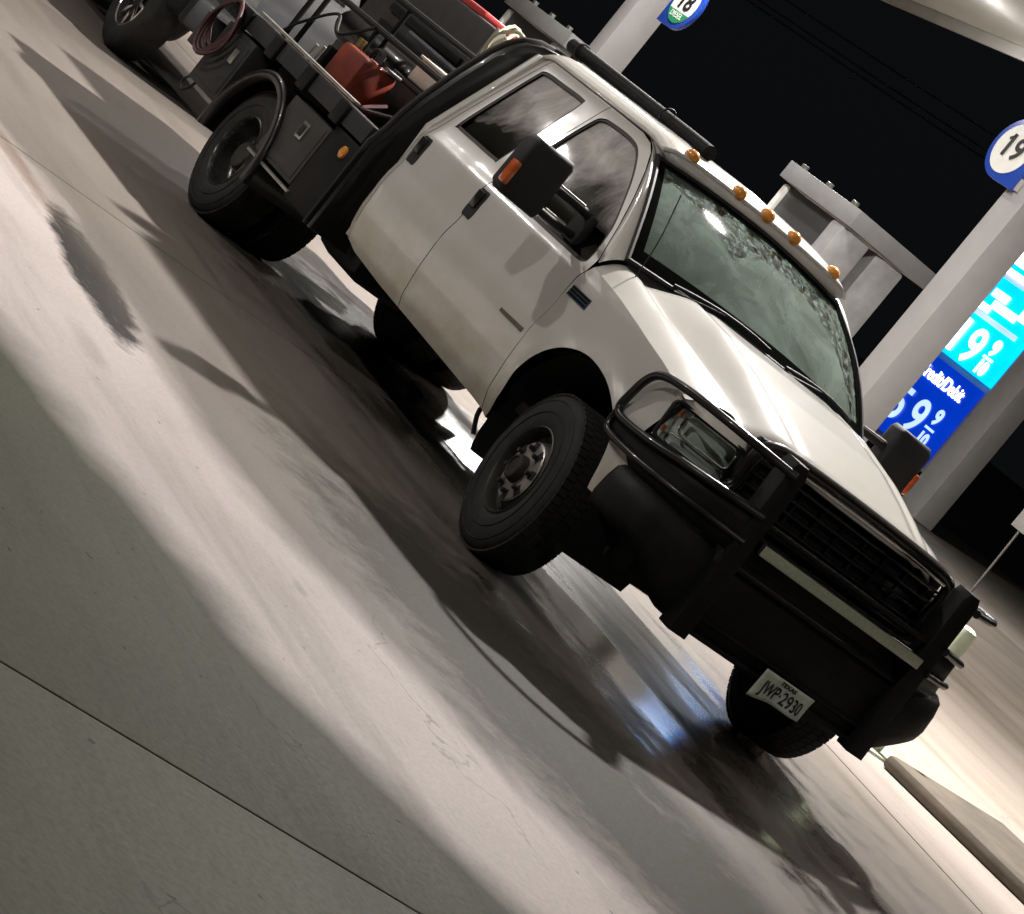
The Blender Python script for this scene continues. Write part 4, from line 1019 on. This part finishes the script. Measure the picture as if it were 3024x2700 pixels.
for k, (x, z) in enumerate(((-4.62, 1.12), (-4.72, 1.10))):
    o = tube('welding_rod_tube', [(x, -.72, .98), (x+.02, -.72, z)], .012, SILVER, None, 8); tag(o, ('thin bright rod standing left of the red can', 'second thin bright rod left of the red can')[k], 'rod', 'bright rods by the red can')

# ================================================================== parked dark pickup behind
pk = thing('parked_pickup', 'black pickup with bright wheel rims parked behind the truck', 'truck', (-9.2, .9, 0))
prof = [(-13.9, .55), (-13.9, 1.05), (-12.0, 1.08), (-11.95, 1.75), (-10.6, 1.80), (-9.9, 1.20), (-8.45, 1.12), (-8.30, .95), (-8.28, .55), (-8.62, .52)]
prof += [(-9.05+.46*math.cos(a), .42+.46*math.sin(a)) for a in [math.pi*k/12 for k in range(0, 13)]][0:0]
arch = lambda cx: [(cx+.47*math.cos(R(a)), .40+.47*math.sin(R(a))) for a in range(15, 170, 14)]
prof = prof[:-1] + [(-8.58, .50)] + arch(-9.05) + [(-9.55, .50), (-12.2, .50)] + arch(-12.7) + [(-13.2, .50)]
prism('body', prof, 'Y', -.02, 1.86, mat('black_gloss_body', (.008, .008, .009), .6, 0, 0, spec=.25), pk, .05, 50)
for x in (-9.05, -12.7):
    for sgn, y in ((1, .10), (-1, 1.74)):
        wl = lathe('wheel', wheel_meshes(), RUBBER, pk, 48); wl.location = (x, y, .392)
        lathe('rim', [(.21, -.112*sgn), (.218, -.12*sgn), (.205, -.115*sgn), (.19, -.07*sgn), (.06, -.07*sgn), (.05, -.10*sgn), (0, -.10*sgn)], PLAST, wl, 40)
        for k in range(8):
            a = 2*math.pi*k/8; bm = bmesh.new(); add_box(bm, (.125*math.cos(a), -.085*sgn, .125*math.sin(a)), (.15, .03, .045), ry=-a, bev=.006); bm_obj('spoke', bm, CHROME, wl)
        lathe('rim_lip', [(.205, -.112*sgn), (.214, -.124*sgn), (.222, -.118*sgn)], CHROME, wl, 40)
box('front_bumper', (-8.24, .92, .62), (.14, 1.86, .24), PLAST, pk, .04)
for y in (.25, 1.6): box('headlight', (-8.33, y, .95), (.08, .34, .14), LENS, pk, .02)
prism('windshield', [(-10.58, 1.74), (-9.95, 1.22), (-9.93, 1.24), (-10.55, 1.77)], 'Y', .15, 1.70, SIDEG, pk, 0)
adopt(pk)
